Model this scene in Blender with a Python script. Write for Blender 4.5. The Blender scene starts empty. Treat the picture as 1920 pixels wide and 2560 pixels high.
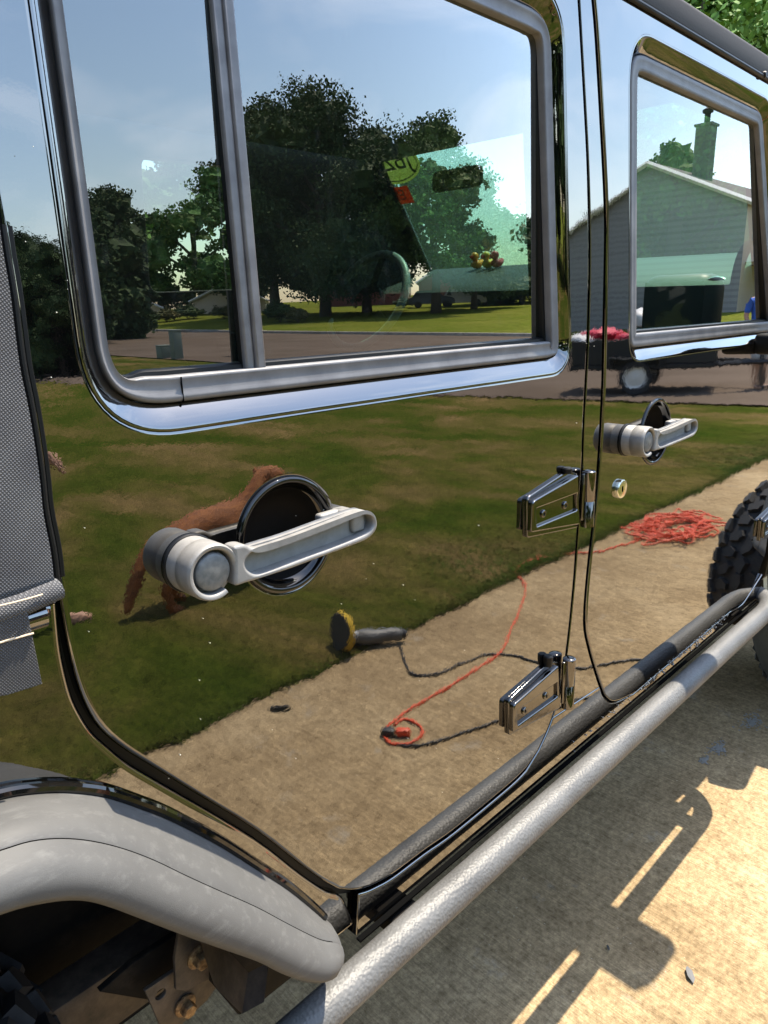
import bpy, bmesh, math, random
from mathutils import Vector, Matrix, Quaternion, noise
random.seed(7)
rnd = random.Random(11)
D2R = math.radians
sc = bpy.context.scene
COL = sc.collection

# ------------------------------------------------------------------ camera
F_PX, IMG_W, IMG_H = 1776.0, 1920.0, 2560.0          # focal length in photo pixels
AX = Vector((0.70404787, -0.21216836, 0.67771763))    # vehicle axes seen from the camera
AY = Vector((-0.70997789, -0.18913075, 0.67835164))   # x forward, y into the car, z up
AZ = Vector((-0.01574751, -0.95875656, -0.28379194))
CAM = Vector((0.0, -0.6, 1.45))
cam_d = bpy.data.cameras.new('camera')
cam = bpy.data.objects.new('camera', cam_d); COL.objects.link(cam)
cam_d.sensor_fit = 'VERTICAL'; cam_d.sensor_height = 36.0; cam_d.lens = 36.0 * F_PX / IMG_H
cam_d.clip_start = 0.02; cam_d.clip_end = 2000.0
right = Vector((AX[0], AY[0], AZ[0])); down = Vector((AX[1], AY[1], AZ[1])); fwd = Vector((AX[2], AY[2], AZ[2]))
m = Matrix((( right[0], -down[0], -fwd[0], CAM[0]), (right[1], -down[1], -fwd[1], CAM[1]),
            (right[2], -down[2], -fwd[2], CAM[2]), (0, 0, 0, 1)))
cam.matrix_world = m
sc.camera = cam

# ------------------------------------------------------------------ sky, sun, exposure
SUN = Vector((0.45, -0.038, 1.0)).normalized()
w = bpy.data.worlds.new('World'); sc.world = w; w.use_nodes = True
nt = w.node_tree; nt.nodes.clear()
wo = nt.nodes.new('ShaderNodeOutputWorld'); bg = nt.nodes.new('ShaderNodeBackground')
sky = nt.nodes.new('ShaderNodeTexSky'); sky.sky_type = 'NISHITA'; sky.sun_disc = False
sky.sun_elevation = math.asin(SUN.z); sky.sun_rotation = math.atan2(SUN.x, SUN.y)
sky.air_density = 1.35; sky.dust_density = 1.0; sky.ozone_density = 1.0; sky.altitude = 250
# thin high cirrus, streaky, over the whole sky
tc = nt.nodes.new('ShaderNodeTexCoord'); mp = nt.nodes.new('ShaderNodeMapping')
mp.inputs['Scale'].default_value = (1.2, 3.2, 5.0); mp.inputs['Rotation'].default_value = (0.2, 0.1, 0.5)
cn = nt.nodes.new('ShaderNodeTexNoise'); cn.inputs['Scale'].default_value = 1.6; cn.inputs['Detail'].default_value = 7
cn.inputs['Roughness'].default_value = 0.55; cn.inputs['Distortion'].default_value = 0.6
cr = nt.nodes.new('ShaderNodeValToRGB'); cr.color_ramp.elements[0].position = 0.48; cr.color_ramp.elements[1].position = 0.85
cr.color_ramp.elements[1].color = (0.42, 0.42, 0.42, 1)
mx = nt.nodes.new('ShaderNodeMix'); mx.data_type = 'RGBA'; mx.inputs[7].default_value = (9.5, 9.6, 10.0, 1)
nt.links.new(tc.outputs['Generated'], mp.inputs[0]); nt.links.new(mp.outputs[0], cn.inputs['Vector'])
nt.links.new(cn.outputs['Fac'], cr.inputs[0]); nt.links.new(cr.outputs[0], mx.inputs[0])
nt.links.new(sky.outputs[0], mx.inputs[6]); nt.links.new(mx.outputs[2], bg.inputs[0])
bg.inputs[1].default_value = 0.14
nt.links.new(bg.outputs[0], wo.inputs[0])
sd = bpy.data.lights.new('sun', 'SUN'); sd.energy = 3.7; sd.angle = D2R(0.53); sd.color = (1.0, 0.90, 0.74)
so = bpy.data.objects.new('sun', sd); COL.objects.link(so); so.location = (5, -2, 12)
so.rotation_mode = 'QUATERNION'; so.rotation_quaternion = SUN.to_track_quat('Z', 'Y')
vs = sc.view_settings; vs.view_transform = 'Standard'; vs.look = 'None'; vs.gamma = 1.0
vs.exposure = 1.75; vs.use_curve_mapping = False
sc.cycles.max_bounces = 10; sc.cycles.transparent_max_bounces = 24; sc.cycles.glossy_bounces = 6
sc.cycles.caustics_reflective = False; sc.cycles.caustics_refractive = False

# ------------------------------------------------------------------ photo measurements -> metres
def ray(px, py):
    r = Vector((px - IMG_W / 2, py - IMG_H / 2, F_PX))
    return Vector((AX.dot(r), AY.dot(r), AZ.dot(r))).normalized()
ZR = 0.59                      # sill height
TP = D2R(1.5)                  # door skins lean in by 1.5 degrees
TG = D2R(0.3)                  # the panes stand almost upright
EX = Vector((1, 0, 0)); EY = Vector((0, math.sin(TP), math.cos(TP))); EZ = Vector((0, -math.cos(TP), math.sin(TP)))
ORG = Vector((0, 0, ZR))
MP = Matrix(((EX[0], EY[0], EZ[0], ORG[0]), (EX[1], EY[1], EZ[1], ORG[1]), (EX[2], EY[2], EZ[2], ORG[2]), (0, 0, 0, 1)))
def L(px, py, off=0.0):
    """photo point -> (x, up) on the door plane, `off` metres proud of it"""
    d = ray(px, py); o = ORG + EZ * off
    h = CAM + d * ((o - CAM).dot(EZ) / d.dot(EZ))
    return ((h - ORG).dot(EX), (h - ORG).dot(EY))
def LL(pts, off=0.0, k=None):
    if k: pts = [(k[0] + x * k[2], k[1] + y * k[2]) for x, y in pts]
    return [L(x, y, off) for x, y in pts]
def atY(px, py, y):
    d = ray(px, py); return CAM + d * ((y - CAM.y) / d.y)
def mirror_ray(px, py, pane=False):
    t = TG if pane else TP
    n = Vector((0, -math.cos(t), math.sin(t))); o = Vector((0, 0.02, 1.4)) if pane else ORG
    d = ray(px, py); h = CAM + d * ((o - CAM).dot(n) / d.dot(n))
    return h, d - n * (2 * d.dot(n))
def onground(px, py, z=0.0, pane=False):
    h, q = mirror_ray(px, py, pane); return h + q * ((z - h.z) / q.z)
def mirY(px, py, y):
    h, q = mirror_ray(px, py); return h + q * ((y - h.y) / q.y)
CR = 640 / 1659.0

# ------------------------------------------------------------------ node material helpers
def mat(name, col=(0.5, 0.5, 0.5), rough=0.5, metal=0.0, ior=1.5, spec=None, coat=0.0):
    M = bpy.data.materials.new(name); M.use_nodes = True
    b = M.node_tree.nodes['Principled BSDF']
    b.inputs['Base Color'].default_value = (*col, 1); b.inputs['Roughness'].default_value = rough
    b.inputs['Metallic'].default_value = metal; b.inputs['IOR'].default_value = ior
    if spec is not None: b.inputs['Specular IOR Level'].default_value = spec
    if coat: b.inputs['Coat Weight'].default_value = coat; b.inputs['Coat Roughness'].default_value = 0.03
    return M
def N(M, t, **kw):
    n = M.node_tree.nodes.new(t)
    for k, v in kw.items():
        if k in n.inputs.keys(): n.inputs[k].default_value = v
        else: setattr(n, k, v)
    return n
def LK(M, a, b): M.node_tree.links.new(a, b)
def coord(M, scale=(1, 1, 1), rot=(0, 0, 0), kind='Object'):
    t = N(M, 'ShaderNodeTexCoord'); p = N(M, 'ShaderNodeMapping')
    p.inputs['Scale'].default_value = scale; p.inputs['Rotation'].default_value = rot
    LK(M, t.outputs[kind], p.inputs[0]); return p.outputs[0]
def ramp(M, src, stops):
    r = N(M, 'ShaderNodeValToRGB'); e = r.color_ramp.elements
    while len(e) < len(stops): e.new(0.5)
    for i, (p, c) in enumerate(stops):
        e[i].position = p; e[i].color = (*c, 1) if len(c) == 3 else c
    LK(M, src, r.inputs[0]); return r.outputs[0]
def noise_n(M, vec, scale, detail=4, rough=0.55, dist=0.0):
    n = N(M, 'ShaderNodeTexNoise'); n.inputs['Scale'].default_value = scale; n.inputs['Detail'].default_value = detail
    n.inputs['Roughness'].default_value = rough; n.inputs['Distortion'].default_value = dist
    LK(M, vec, n.inputs['Vector']); return n.outputs['Fac']
def mixc(M, a, b, fac, blend='MIX'):
    x = N(M, 'ShaderNodeMix'); x.data_type = 'RGBA'; x.blend_type = blend
    for s, i in ((a, 6), (b, 7), (fac, 0)):
        if hasattr(s, 'is_output'): LK(M, s, x.inputs[i])
        elif i == 0: x.inputs[0].default_value = s
        else: x.inputs[i].default_value = (*s, 1)
    return x.outputs[2]
def setc(M, s): LK(M, s, M.node_tree.nodes['Principled BSDF'].inputs['Base Color'])
def setr(M, s): LK(M, s, M.node_tree.nodes['Principled BSDF'].inputs['Roughness'])
def bump(M, h, strength=0.2, dist=0.01, chain=None):
    b = N(M, 'ShaderNodeBump'); b.inputs['Strength'].default_value = strength; b.inputs['Distance'].default_value = dist
    LK(M, h, b.inputs['Height'])
    if chain: LK(M, chain, b.inputs['Normal'])
    LK(M, b.outputs[0], M.node_tree.nodes['Principled BSDF'].inputs['Normal']); return b.outputs[0]

MT = {}
# black polished paint with a faint orange peel
def polished(name, base, k, b1, b2):
    """deep black clear-coated paint: Fresnel mirror over black, with a faint orange peel"""
    M = bpy.data.materials.new(name); M.use_nodes = True; nt = M.node_tree; nt.nodes.clear()
    o = nt.nodes.new('ShaderNodeOutputMaterial'); mx = nt.nodes.new('ShaderNodeMixShader'); df = nt.nodes.new('ShaderNodeBsdfDiffuse'); df.inputs[0].default_value = (0.0025, 0.0025, 0.0028, 1)
    gl = nt.nodes.new('ShaderNodeBsdfGlossy'); gl.inputs['Roughness'].default_value = 0.0; fr = nt.nodes.new('ShaderNodeFresnel'); fr.inputs[0].default_value = 1.5
    mu = nt.nodes.new('ShaderNodeMath'); mu.operation = 'MULTIPLY_ADD'; mu.inputs[1].default_value = k; mu.inputs[2].default_value = base; mu.use_clamp = True
    v = coord(M); h1 = noise_n(M, v, 240, 2); h2 = noise_n(M, v, 14, 2); ba = nt.nodes.new('ShaderNodeBump'); bb = nt.nodes.new('ShaderNodeBump')
    ba.inputs['Strength'].default_value = b1; ba.inputs['Distance'].default_value = 0.001; bb.inputs['Strength'].default_value = b2; bb.inputs['Distance'].default_value = 0.006
    LK(M, h1, ba.inputs['Height']); LK(M, h2, bb.inputs['Height']); LK(M, ba.outputs[0], bb.inputs['Normal']); LK(M, bb.outputs[0], gl.inputs['Normal'])
    LK(M, fr.outputs[0], mu.inputs[0]); LK(M, mu.outputs[0], mx.inputs[0]); LK(M, df.outputs[0], mx.inputs[1]); LK(M, gl.outputs[0], mx.inputs[2]); LK(M, mx.outputs[0], o.inputs[0])
    return M
MT['paint'] = polished('black_paint', 0.215, 1.2, 0.013, 0.024)
M = mat('gloss_black_metal', (0.16, 0.155, 0.15), 0.07, 1.0); MT['hinge'] = M
v = coord(M); bump(M, noise_n(M, v, 90, 2), 0.04, 0.002)
MT['gloss'] = mat('gloss_black', (0.004, 0.004, 0.004), 0.03, 0, 1.6)
M = mat('black_rubber', (0.006, 0.006, 0.0065), 0.45, spec=0.25); MT['rubber'] = M
M = mat('matte_black', (0.004, 0.004, 0.004), 0.9, spec=0.0); MT['dark'] = M
M = mat('bowl_black', (0.0025, 0.0025, 0.0028), 0.6, spec=0.15); MT['bowl'] = M
# cast, faded door handles
M = mat('faded_silver', (0.5, 0.485, 0.455), 0.5, 0.12); MT['handle'] = M
v = coord(M); f = noise_n(M, v, 55, 5); setc(M, ramp(M, f, [(0.3, (0.20, 0.192, 0.182)), (0.5, (0.245, 0.236, 0.224)), (0.75, (0.29, 0.28, 0.265))]))
setr(M, ramp(M, noise_n(M, v, 30, 4), [(0.3, (0.42,) * 3), (0.7, (0.6,) * 3)])); bump(M, noise_n(M, v, 900, 3), 0.25, 0.0008)
M = mat('button_grey', (0.3, 0.31, 0.31), 0.5, 0.2); MT['button'] = M
v = coord(M); f = noise_n(M, v, 120, 5); setc(M, ramp(M, f, [(0.35, (0.11, 0.118, 0.12)), (0.7, (0.19, 0.192, 0.19))])); bump(M, f, 0.2, 0.001)
M = mat('window_trim', (0.17, 0.17, 0.175), 0.5, 0.15); MT['trim'] = M
v = coord(M, (1, 1, 1)); f = noise_n(M, v, 24, 6, 0.6); setc(M, ramp(M, f, [(0.3, (0.125, 0.122, 0.130)), (0.7, (0.195, 0.192, 0.197))]))
bump(M, noise_n(M, coord(M, (20, 600, 600)), 1.0, 3), 0.08, 0.001)
M = mat('mast_trim', (0.2, 0.195, 0.2), 0.45, 0.3); MT['trim2'] = M
v = coord(M); f = noise_n(M, v, 40, 5); setc(M, ramp(M, f, [(0.3, (0.13, 0.127, 0.135)), (0.7, (0.20, 0.196, 0.204))]))
# faded flares
M = mat('faded_grey_plastic', (0.35, 0.345, 0.335), 0.6, 0.0, spec=0.3); MT['flare'] = M
v = coord(M); a = noise_n(M, v, 5, 7, 0.7, 0.2); b = noise_n(M, v, 160, 4)
c = ramp(M, a, [(0.3, (0.070, 0.0695, 0.068)), (0.52, (0.086, 0.085, 0.083)), (0.72, (0.104, 0.103, 0.100))])
st = ramp(M, noise_n(M, coord(M, (6, 30, 30)), 3.0, 6, 0.7), [(0.52, (0, 0, 0)), (0.75, (0.55, 0.55, 0.55))])
c = mixc(M, c, (0.15, 0.148, 0.142), st); setc(M, c)
setr(M, ramp(M, a, [(0.3, (0.52,) * 3), (0.7, (0.7,) * 3)])); bump(M, noise_n(M, v, 900, 3), 0.22, 0.0009)
# hammered step tube
M = mat('hammered_grey', (0.30, 0.295, 0.285), 0.5, 0.0, spec=0.5); MT['tube'] = M
v = coord(M); vo = N(M, 'ShaderNodeTexVoronoi'); vo.inputs['Scale'].default_value = 230; vo.feature = 'SMOOTH_F1'; LK(M, v, vo.inputs['Vector'])
f = noise_n(M, v, 12, 5); setc(M, ramp(M, f, [(0.3, (0.078, 0.077, 0.075)), (0.7, (0.118, 0.117, 0.114))]))
g = bump(M, vo.outputs['Distance'], 0.40, 0.0026); bump(M, noise_n(M, v, 420, 3), 0.25, 0.001, g)
# woven soft top
M = mat('woven_canvas', (0.3, 0.3, 0.3), 0.85); MT['canvas'] = M
def weave(M, s, lo, hi, bstr):
    w1 = N(M, 'ShaderNodeTexWave', wave_type='BANDS', bands_direction='X'); w1.inputs['Scale'].default_value = s
    w2 = N(M, 'ShaderNodeTexWave', wave_type='BANDS', bands_direction='Z'); w2.inputs['Scale'].default_value = s * 0.9
    v = coord(M, (1, 1, 1), (0, 0.55, 0))
    for q in (w1, w2): LK(M, v, q.inputs['Vector']); q.inputs['Distortion'].default_value = 0.6; q.inputs['Detail'].default_value = 1
    mm = N(M, 'ShaderNodeMath', operation='MULTIPLY'); LK(M, w1.outputs['Fac'], mm.inputs[0]); LK(M, w2.outputs['Fac'], mm.inputs[1])
    c = ramp(M, mm.outputs[0], [(0.05, lo), (0.6, hi)])
    setc(M, mixc(M, c, ramp(M, noise_n(M, coord(M), 14, 4), [(0.3, (0.55, 0.55, 0.6)), (0.7, (1, 1, 1))]), 1.0, 'MULTIPLY'))
    bump(M, mm.outputs[0], bstr, 0.002)
weave(M, 150, (0.065, 0.066, 0.070), (0.19, 0.19, 0.19), 0.5)
M = mat('woven_webbing', (0.25, 0.25, 0.25), 0.85); MT['web'] = M; weave(M, 165, (0.06, 0.06, 0.063), (0.17, 0.166, 0.16), 0.9)
M = mat('stitch_thread', (0.55, 0.45, 0.33), 0.8); MT['thread'] = M
M = mat('roof_rail_grey', (0.05, 0.043, 0.039), 0.65, spec=0.2); MT['rail'] = M
v = coord(M); bump(M, noise_n(M, v, 300, 3), 0.2, 0.001)
# dusty chassis
M = mat('dusty_black_steel', (0.03, 0.028, 0.026), 0.7, spec=0.15); MT['chassis'] = M
v = coord(M); f = noise_n(M, v, 16, 7, 0.7); setc(M, ramp(M, f, [(0.35, (0.004, 0.004, 0.0045)), (0.55, (0.010, 0.0085, 0.007)), (0.8, (0.04, 0.03, 0.021))])); bump(M, noise_n(M, v, 160, 4), 0.2, 0.001)
M = mat('dusty_tan_steel', (0.2, 0.15, 0.11), 0.65); MT['dust'] = M
v = coord(M); f = noise_n(M, v, 26, 7, 0.7); setc(M, ramp(M, f, [(0.3, (0.03, 0.023, 0.018)), (0.5, (0.075, 0.055, 0.039)), (0.75, (0.14, 0.105, 0.072))])); bump(M, f, 0.25, 0.002)
M = mat('rusty_bolt', (0.25, 0.13, 0.06), 0.55, 0.4); MT['rust'] = M
v = coord(M); f = noise_n(M, v, 160, 4); setc(M, ramp(M, f, [(0.3, (0.09, 0.045, 0.02)), (0.6, (0.30, 0.19, 0.09)), (0.8, (0.5, 0.4, 0.22))]))
M = mat('tyre_rubber', (0.018, 0.018, 0.019), 0.75); MT['tyre'] = M
v = coord(M); f = noise_n(M, v, 30, 6, 0.7); setc(M, ramp(M, f, [(0.35, (0.012, 0.012, 0.013)), (0.65, (0.028, 0.028, 0.03)), (0.85, (0.06, 0.055, 0.05))])); bump(M, noise_n(M, v, 220, 4), 0.3, 0.001)
MT['rim'] = mat('wheel_rim', (0.35, 0.35, 0.36), 0.35, 0.7)
# window glass
def glass(name, tint, base, k, vis, haze=0.0):
    M = bpy.data.materials.new(name); M.use_nodes = True; nt = M.node_tree; nt.nodes.clear()
    o = nt.nodes.new('ShaderNodeOutputMaterial'); mx = nt.nodes.new('ShaderNodeMixShader'); tr = nt.nodes.new('ShaderNodeBsdfTransparent')
    gl = nt.nodes.new('ShaderNodeBsdfGlossy'); gl.inputs['Roughness'].default_value = 0.0
    tr.inputs[0].default_value = (*tint, 1); fr = nt.nodes.new('ShaderNodeFresnel'); fr.inputs[0].default_value = 1.5; mk = nt.nodes.new('ShaderNodeMath'); mk.operation = 'MULTIPLY_ADD'; mk.use_clamp = True; mk.inputs[1].default_value = k; mk.inputs[2].default_value = base; nt.links.new(fr.outputs[0], mk.inputs[0])
    ge = nt.nodes.new('ShaderNodeNewGeometry'); inv = nt.nodes.new('ShaderNodeMath'); inv.operation = 'SUBTRACT'; inv.inputs[0].default_value = 1
    mu = nt.nodes.new('ShaderNodeMath'); mu.operation = 'MULTIPLY'
    nt.links.new(ge.outputs['Backfacing'], inv.inputs[1]); nt.links.new(inv.outputs[0], mu.inputs[0]); nt.links.new(mk.outputs[0], mu.inputs[1])
    nt.links.new(mu.outputs[0], mx.inputs[0]); nt.links.new(tr.outputs[0], mx.inputs[1]); nt.links.new(gl.outputs[0], mx.inputs[2])
    if vis:      # sparse dust and dried water spots
        df = nt.nodes.new('ShaderNodeBsdfDiffuse'); df.inputs[0].default_value = (0.4, 0.42, 0.42, 1)
        m2 = nt.nodes.new('ShaderNodeMixShader'); t = nt.nodes.new('ShaderNodeTexCoord'); mp = nt.nodes.new('ShaderNodeMapping'); mp.inputs['Scale'].default_value = (1, 0.35, 0.35)
        n = nt.nodes.new('ShaderNodeTexNoise'); n.inputs['Scale'].default_value = 130; n.inputs['Detail'].default_value = 3
        r = nt.nodes.new('ShaderNodeValToRGB'); r.color_ramp.elements[0].position = 0.58; r.color_ramp.elements[1].position = 0.8
        r.color_ramp.elements[0].color = (0.004,) * 3 + (1,); r.color_ramp.elements[1].color = (vis,) * 3 + (1,)
        nt.links.new(t.outputs['Object'], mp.inputs[0]); nt.links.new(mp.outputs[0], n.inputs['Vector']); nt.links.new(n.outputs['Fac'], r.inputs[0])
        nt.links.new(r.outputs[0], m2.inputs[0]); nt.links.new(mx.outputs[0], m2.inputs[1]); nt.links.new(df.outputs[0], m2.inputs[2])
        nt.links.new(m2.outputs[0], o.inputs[0])
    elif haze:   # even film of dust, lit from outside by the sun
        tl = nt.nodes.new('ShaderNodeBsdfTranslucent'); tl.inputs[0].default_value = (0.60, 0.74, 0.69, 1); m3 = nt.nodes.new('ShaderNodeMixShader'); m3.inputs[0].default_value = haze
        nt.links.new(mx.outputs[0], m3.inputs[1]); nt.links.new(tl.outputs[0], m3.inputs[2]); nt.links.new(m3.outputs[0], o.inputs[0])
    else: nt.links.new(mx.outputs[0], o.inputs[0])
    return M
MT['glass_r'] = glass('tinted_glass', (0.54, 0.61, 0.585), 0.03, 5.0, 0.03)
MT['glass_f'] = glass('green_glass', (0.80, 0.93, 0.88), 0.04, 2.6, 0.012)
MT['glass_w'] = glass('windscreen_glass', (0.74, 0.90, 0.83), 0.0, 1.0, 0, 0.019)
# ground
M = mat('driveway_concrete', (0.36, 0.31, 0.23), 0.9, spec=0.05); MT['concrete'] = M
v = coord(M); a = noise_n(M, v, 1.7, 6, 0.6); b = noise_n(M, v, 64, 6, 0.78); br = noise_n(M, coord(M, (230, 6, 1), (0, 0, 0.10)), 1.0, 4)
c = ramp(M, a, [(0.3, (0.230, 0.163, 0.090)), (0.5, (0.305, 0.222, 0.126)), (0.72, (0.385, 0.292, 0.175))])
c = mixc(M, c, ramp(M, b, [(0.34, (0.42, 0.40, 0.37)), (0.5, (0.92, 0.92, 0.92)), (0.64, (1.35, 1.35, 1.32))]), 0.75, 'MULTIPLY')
c = mixc(M, c, ramp(M, br, [(0.36, (0.60, 0.59, 0.57)), (0.58, (1.12, 1.12, 1.11))]), 0.5, 'MULTIPLY')
c = mixc(M, c, ramp(M, noise_n(M, v, 17, 6, 0.75), [(0.33, (0.62, 0.60, 0.57)), (0.5, (1, 1, 1)), (0.66, (1.32, 1.32, 1.30))]), 0.7, 'MULTIPLY')
pat = ramp(M, noise_n(M, v, 5.0, 5, 0.7), [(0.60, (0, 0, 0)), (0.72, (0.5, 0.5, 0.5))]); c = mixc(M, c, (0.34, 0.31, 0.26), pat)
sp = ramp(M, noise_n(M, v, 120, 2), [(0.68, (0, 0, 0)), (0.76, (0.7, 0.7, 0.7))]); c = mixc(M, c, (0.5, 0.43, 0.32), sp); setc(M, c)
g = bump(M, b, 0.45, 0.006); bump(M, br, 0.5, 0.004, g)
M = mat('road_asphalt', (0.16, 0.135, 0.115), 0.9, spec=0.0); MT['road'] = M
v = coord(M); c = ramp(M, noise_n(M, v, 0.35, 6, 0.6), [(0.3, (0.11, 0.085, 0.066)), (0.7, (0.16, 0.125, 0.10))])
c = mixc(M, c, ramp(M, noise_n(M, v, 18, 5), [(0.3, (0.7,) * 3), (0.7, (1.15,) * 3)]), 0.7, 'MULTIPLY'); setc(M, c)
M = mat('kerb_concrete', (0.3, 0.28, 0.25), 0.85); MT['kerb'] = M
setc(M, ramp(M, noise_n(M, coord(M), 3, 6), [(0.3, (0.22, 0.2, 0.18)), (0.7, (0.36, 0.33, 0.29))]))
M = mat('lawn_grass', (0.06, 0.08, 0.02), 0.9, spec=0.0); MT['lawn'] = M
v = coord(M); a = noise_n(M, coord(M, (1, 0.55, 1)), 0.85, 5, 0.6, 0.6); b = noise_n(M, v, 30, 6, 0.75); t2 = noise_n(M, coord(M, (1, 0.5, 1)), 6, 4, 0.6)
c = ramp(M, a, [(0.32, (0.045, 0.072, 0.010)), (0.46, (0.075, 0.088, 0.017)), (0.54, (0.115, 0.103, 0.030)), (0.66, (0.20, 0.14, 0.062))])
c = mixc(M, c, ramp(M, t2, [(0.3, (0.6, 0.66, 0.6)), (0.7, (1.35, 1.3, 1.25))]), 0.65, 'MULTIPLY')
c = mixc(M, c, ramp(M, b, [(0.3, (0.35, 0.38, 0.33)), (0.5, (1, 1, 1)), (0.7, (1.6, 1.5, 1.3))]), 0.9, 'MULTIPLY'); setc(M, c)
bump(M, b, 0.9, 0.05)
M = mat('far_lawn_grass', (0.09, 0.13, 0.02), 0.9, spec=0.0); MT['lawn2'] = M
v = coord(M); c = ramp(M, noise_n(M, v, 0.25, 6, 0.65), [(0.3, (0.095, 0.125, 0.015)), (0.7, (0.16, 0.165, 0.032))]); setc(M, mixc(M, c, ramp(M, noise_n(M, v, 3, 6, 0.7), [(0.3, (0.6,) * 3), (0.7, (1.3,) * 3)]), 0.8, 'MULTIPLY'))
M = mat('grass_blade', (0.05, 0.085, 0.015), 0.8, spec=0.1); MT['blade'] = M
oi = noise_n(M, coord(M), 1.3, 4); c2 = noise_n(M, coord(M), 45, 2)
setc(M, mixc(M, ramp(M, oi, [(0.35, (0.05, 0.095, 0.010)), (0.6, (0.10, 0.105, 0.018)), (0.8, (0.17, 0.13, 0.045))]), ramp(M, c2, [(0.3, (0.5,) * 3), (0.7, (1.4,) * 3)]), 0.9, 'MULTIPLY'))
def leafmat(name, lo, mid, hi):
    M = mat(name, mid, 0.7, spec=0.15); v = coord(M); f = noise_n(M, v, 0.9, 3); f2 = noise_n(M, v, 9, 2)
    c = ramp(M, f, [(0.3, lo), (0.5, mid), (0.72, hi)]); setc(M, mixc(M, c, ramp(M, f2, [(0.3, (0.6,) * 3), (0.7, (1.35,) * 3)]), 0.8, 'MULTIPLY'))
    return M
MT['leaf1'] = leafmat('oak_leaves', (0.022, 0.042, 0.014), (0.034, 0.060, 0.018), (0.055, 0.085, 0.024))
MT['leaf2'] = leafmat('maple_leaves', (0.035, 0.065, 0.015), (0.055, 0.095, 0.022), (0.085, 0.13, 0.03))
MT['leaf3'] = leafmat('light_leaves', (0.06, 0.12, 0.02), (0.10, 0.19, 0.035), (0.17, 0.26, 0.06))
MT['leaf4'] = leafmat('shrub_leaves', (0.05, 0.06, 0.02), (0.09, 0.09, 0.03), (0.15, 0.13, 0.05))
M = mat('tree_bark', (0.07, 0.055, 0.04), 0.9); MT['bark'] = M; bump(M, noise_n(M, coord(M, (6, 6, 1)), 2, 5), 0.6, 0.05)

# ------------------------------------------------------------------ object helpers
def link(o, parent=None):
    COL.objects.link(o)
    if parent: o.parent = parent
    return o
def tag(o, label=None, cat=None, group=None, kind=None):
    if label: o['label'] = label
    if cat: o['category'] = cat
    if group: o['group'] = group
    if kind: o['kind'] = kind
    return o
def empty(name, loc=(0, 0, 0), rz=0.0, parent=None):
    o = bpy.data.objects.new(name, None); o.empty_display_size = 0.1; o.location = loc; o.rotation_euler = (0, 0, rz)
    return link(o, parent)
def meshobj(name, verts, faces, material, parent=None, smooth=False, M=None, mats=None, mi=None):
    me = bpy.data.meshes.new(name)
    me.from_pydata([tuple(v) for v in verts], [], faces)
    if M is not None: me.transform(M)
    for q in (mats or [material]): me.materials.append(q)
    if mi: me.polygons.foreach_set('material_index', mi)
    if smooth: me.polygons.foreach_set('use_smooth', [True] * len(me.polygons))
    me.update(); return link(bpy.data.objects.new(name, me), parent)
def bmobj(name, bm, material, parent=None, M=None, smooth=True, angle=35):
    bmesh.ops.recalc_face_normals(bm, faces=bm.faces)
    me = bpy.data.meshes.new(name); bm.to_mesh(me); bm.free()
    if M is not None: me.transform(M)
    me.materials.append(material)
    if smooth:
        me.polygons.foreach_set('use_smooth', [True] * len(me.polygons))
        me.set_sharp_from_angle(angle=D2R(angle))
    return link(bpy.data.objects.new(name, me), parent)
def box(bm, c, s, M=None, bev=0.0, seg=2):
    r = bmesh.ops.create_cube(bm, size=1.0)
    vs = r['verts']
    for q in vs: q.co = Vector((q.co.x * s[0] + c[0], q.co.y * s[1] + c[1], q.co.z * s[2] + c[2]))
    if bev:
        ed = list({e for q in vs for e in q.link_edges})
        r2 = bmesh.ops.bevel(bm, geom=ed, offset=bev, segments=seg, affect='EDGES', profile=0.5)
        vs = list({q for q in r2['verts']} | {q for q in vs if q.is_valid})
    if M is not None:
        for q in vs: q.co = M @ q.co
    return vs
def lathe(bm, prof, n=40, M=None, a0=0.0, a1=2 * math.pi, caps=True):
    """prof: [(radius, height)], axis local z"""
    full = abs(a1 - a0 - 2 * math.pi) < 1e-6; k = n if full else n + 1; rings = []
    for r, h in prof:
        rg = []
        for i in range(k):
            a = a0 + (a1 - a0) * i / n; co = Vector((r * math.cos(a), r * math.sin(a), h))
            rg.append(bm.verts.new(M @ co if M is not None else co))
        rings.append(rg)
    for A, B in zip(rings, rings[1:]):
        for i in range(n):
            j = (i + 1) % k
            try: bm.faces.new((A[i], A[j], B[j], B[i]))
            except ValueError: pass
    if caps and full:
        for rg in (rings[0], rings[-1]):
            if len(rg) > 2: bm.faces.new(rg)
    if not full:
        for s in (0, -1):
            try: bm.faces.new([rg[s] for rg in rings])
            except ValueError: pass
def tube(bm, pts, r, n=12, caps=True):
    pts = [Vector(p) for p in pts]; rings = []; up = Vector((0, 0, 1)); prev = None
    for i, p in enumerate(pts):
        t = (pts[min(i + 1, len(pts) - 1)] - pts[max(i - 1, 0)]).normalized()
        if prev is None:
            a = t.cross(up); a = a if a.length > 1e-3 else t.cross(Vector((1, 0, 0)))
        else: a = prev - t * prev.dot(t)
        a.normalize(); prev = a; b = t.cross(a); rr = r[i] if isinstance(r, (list, tuple)) else r
        rings.append([bm.verts.new(p + (a * math.cos(2 * math.pi * k / n) + b * math.sin(2 * math.pi * k / n)) * rr) for k in range(n)])
    for A, B in zip(rings, rings[1:]):
        for k in range(n): bm.faces.new((A[k], A[(k + 1) % n], B[(k + 1) % n], B[k]))
    if caps: bm.faces.new(rings[0]); bm.faces.new(rings[-1])
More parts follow.
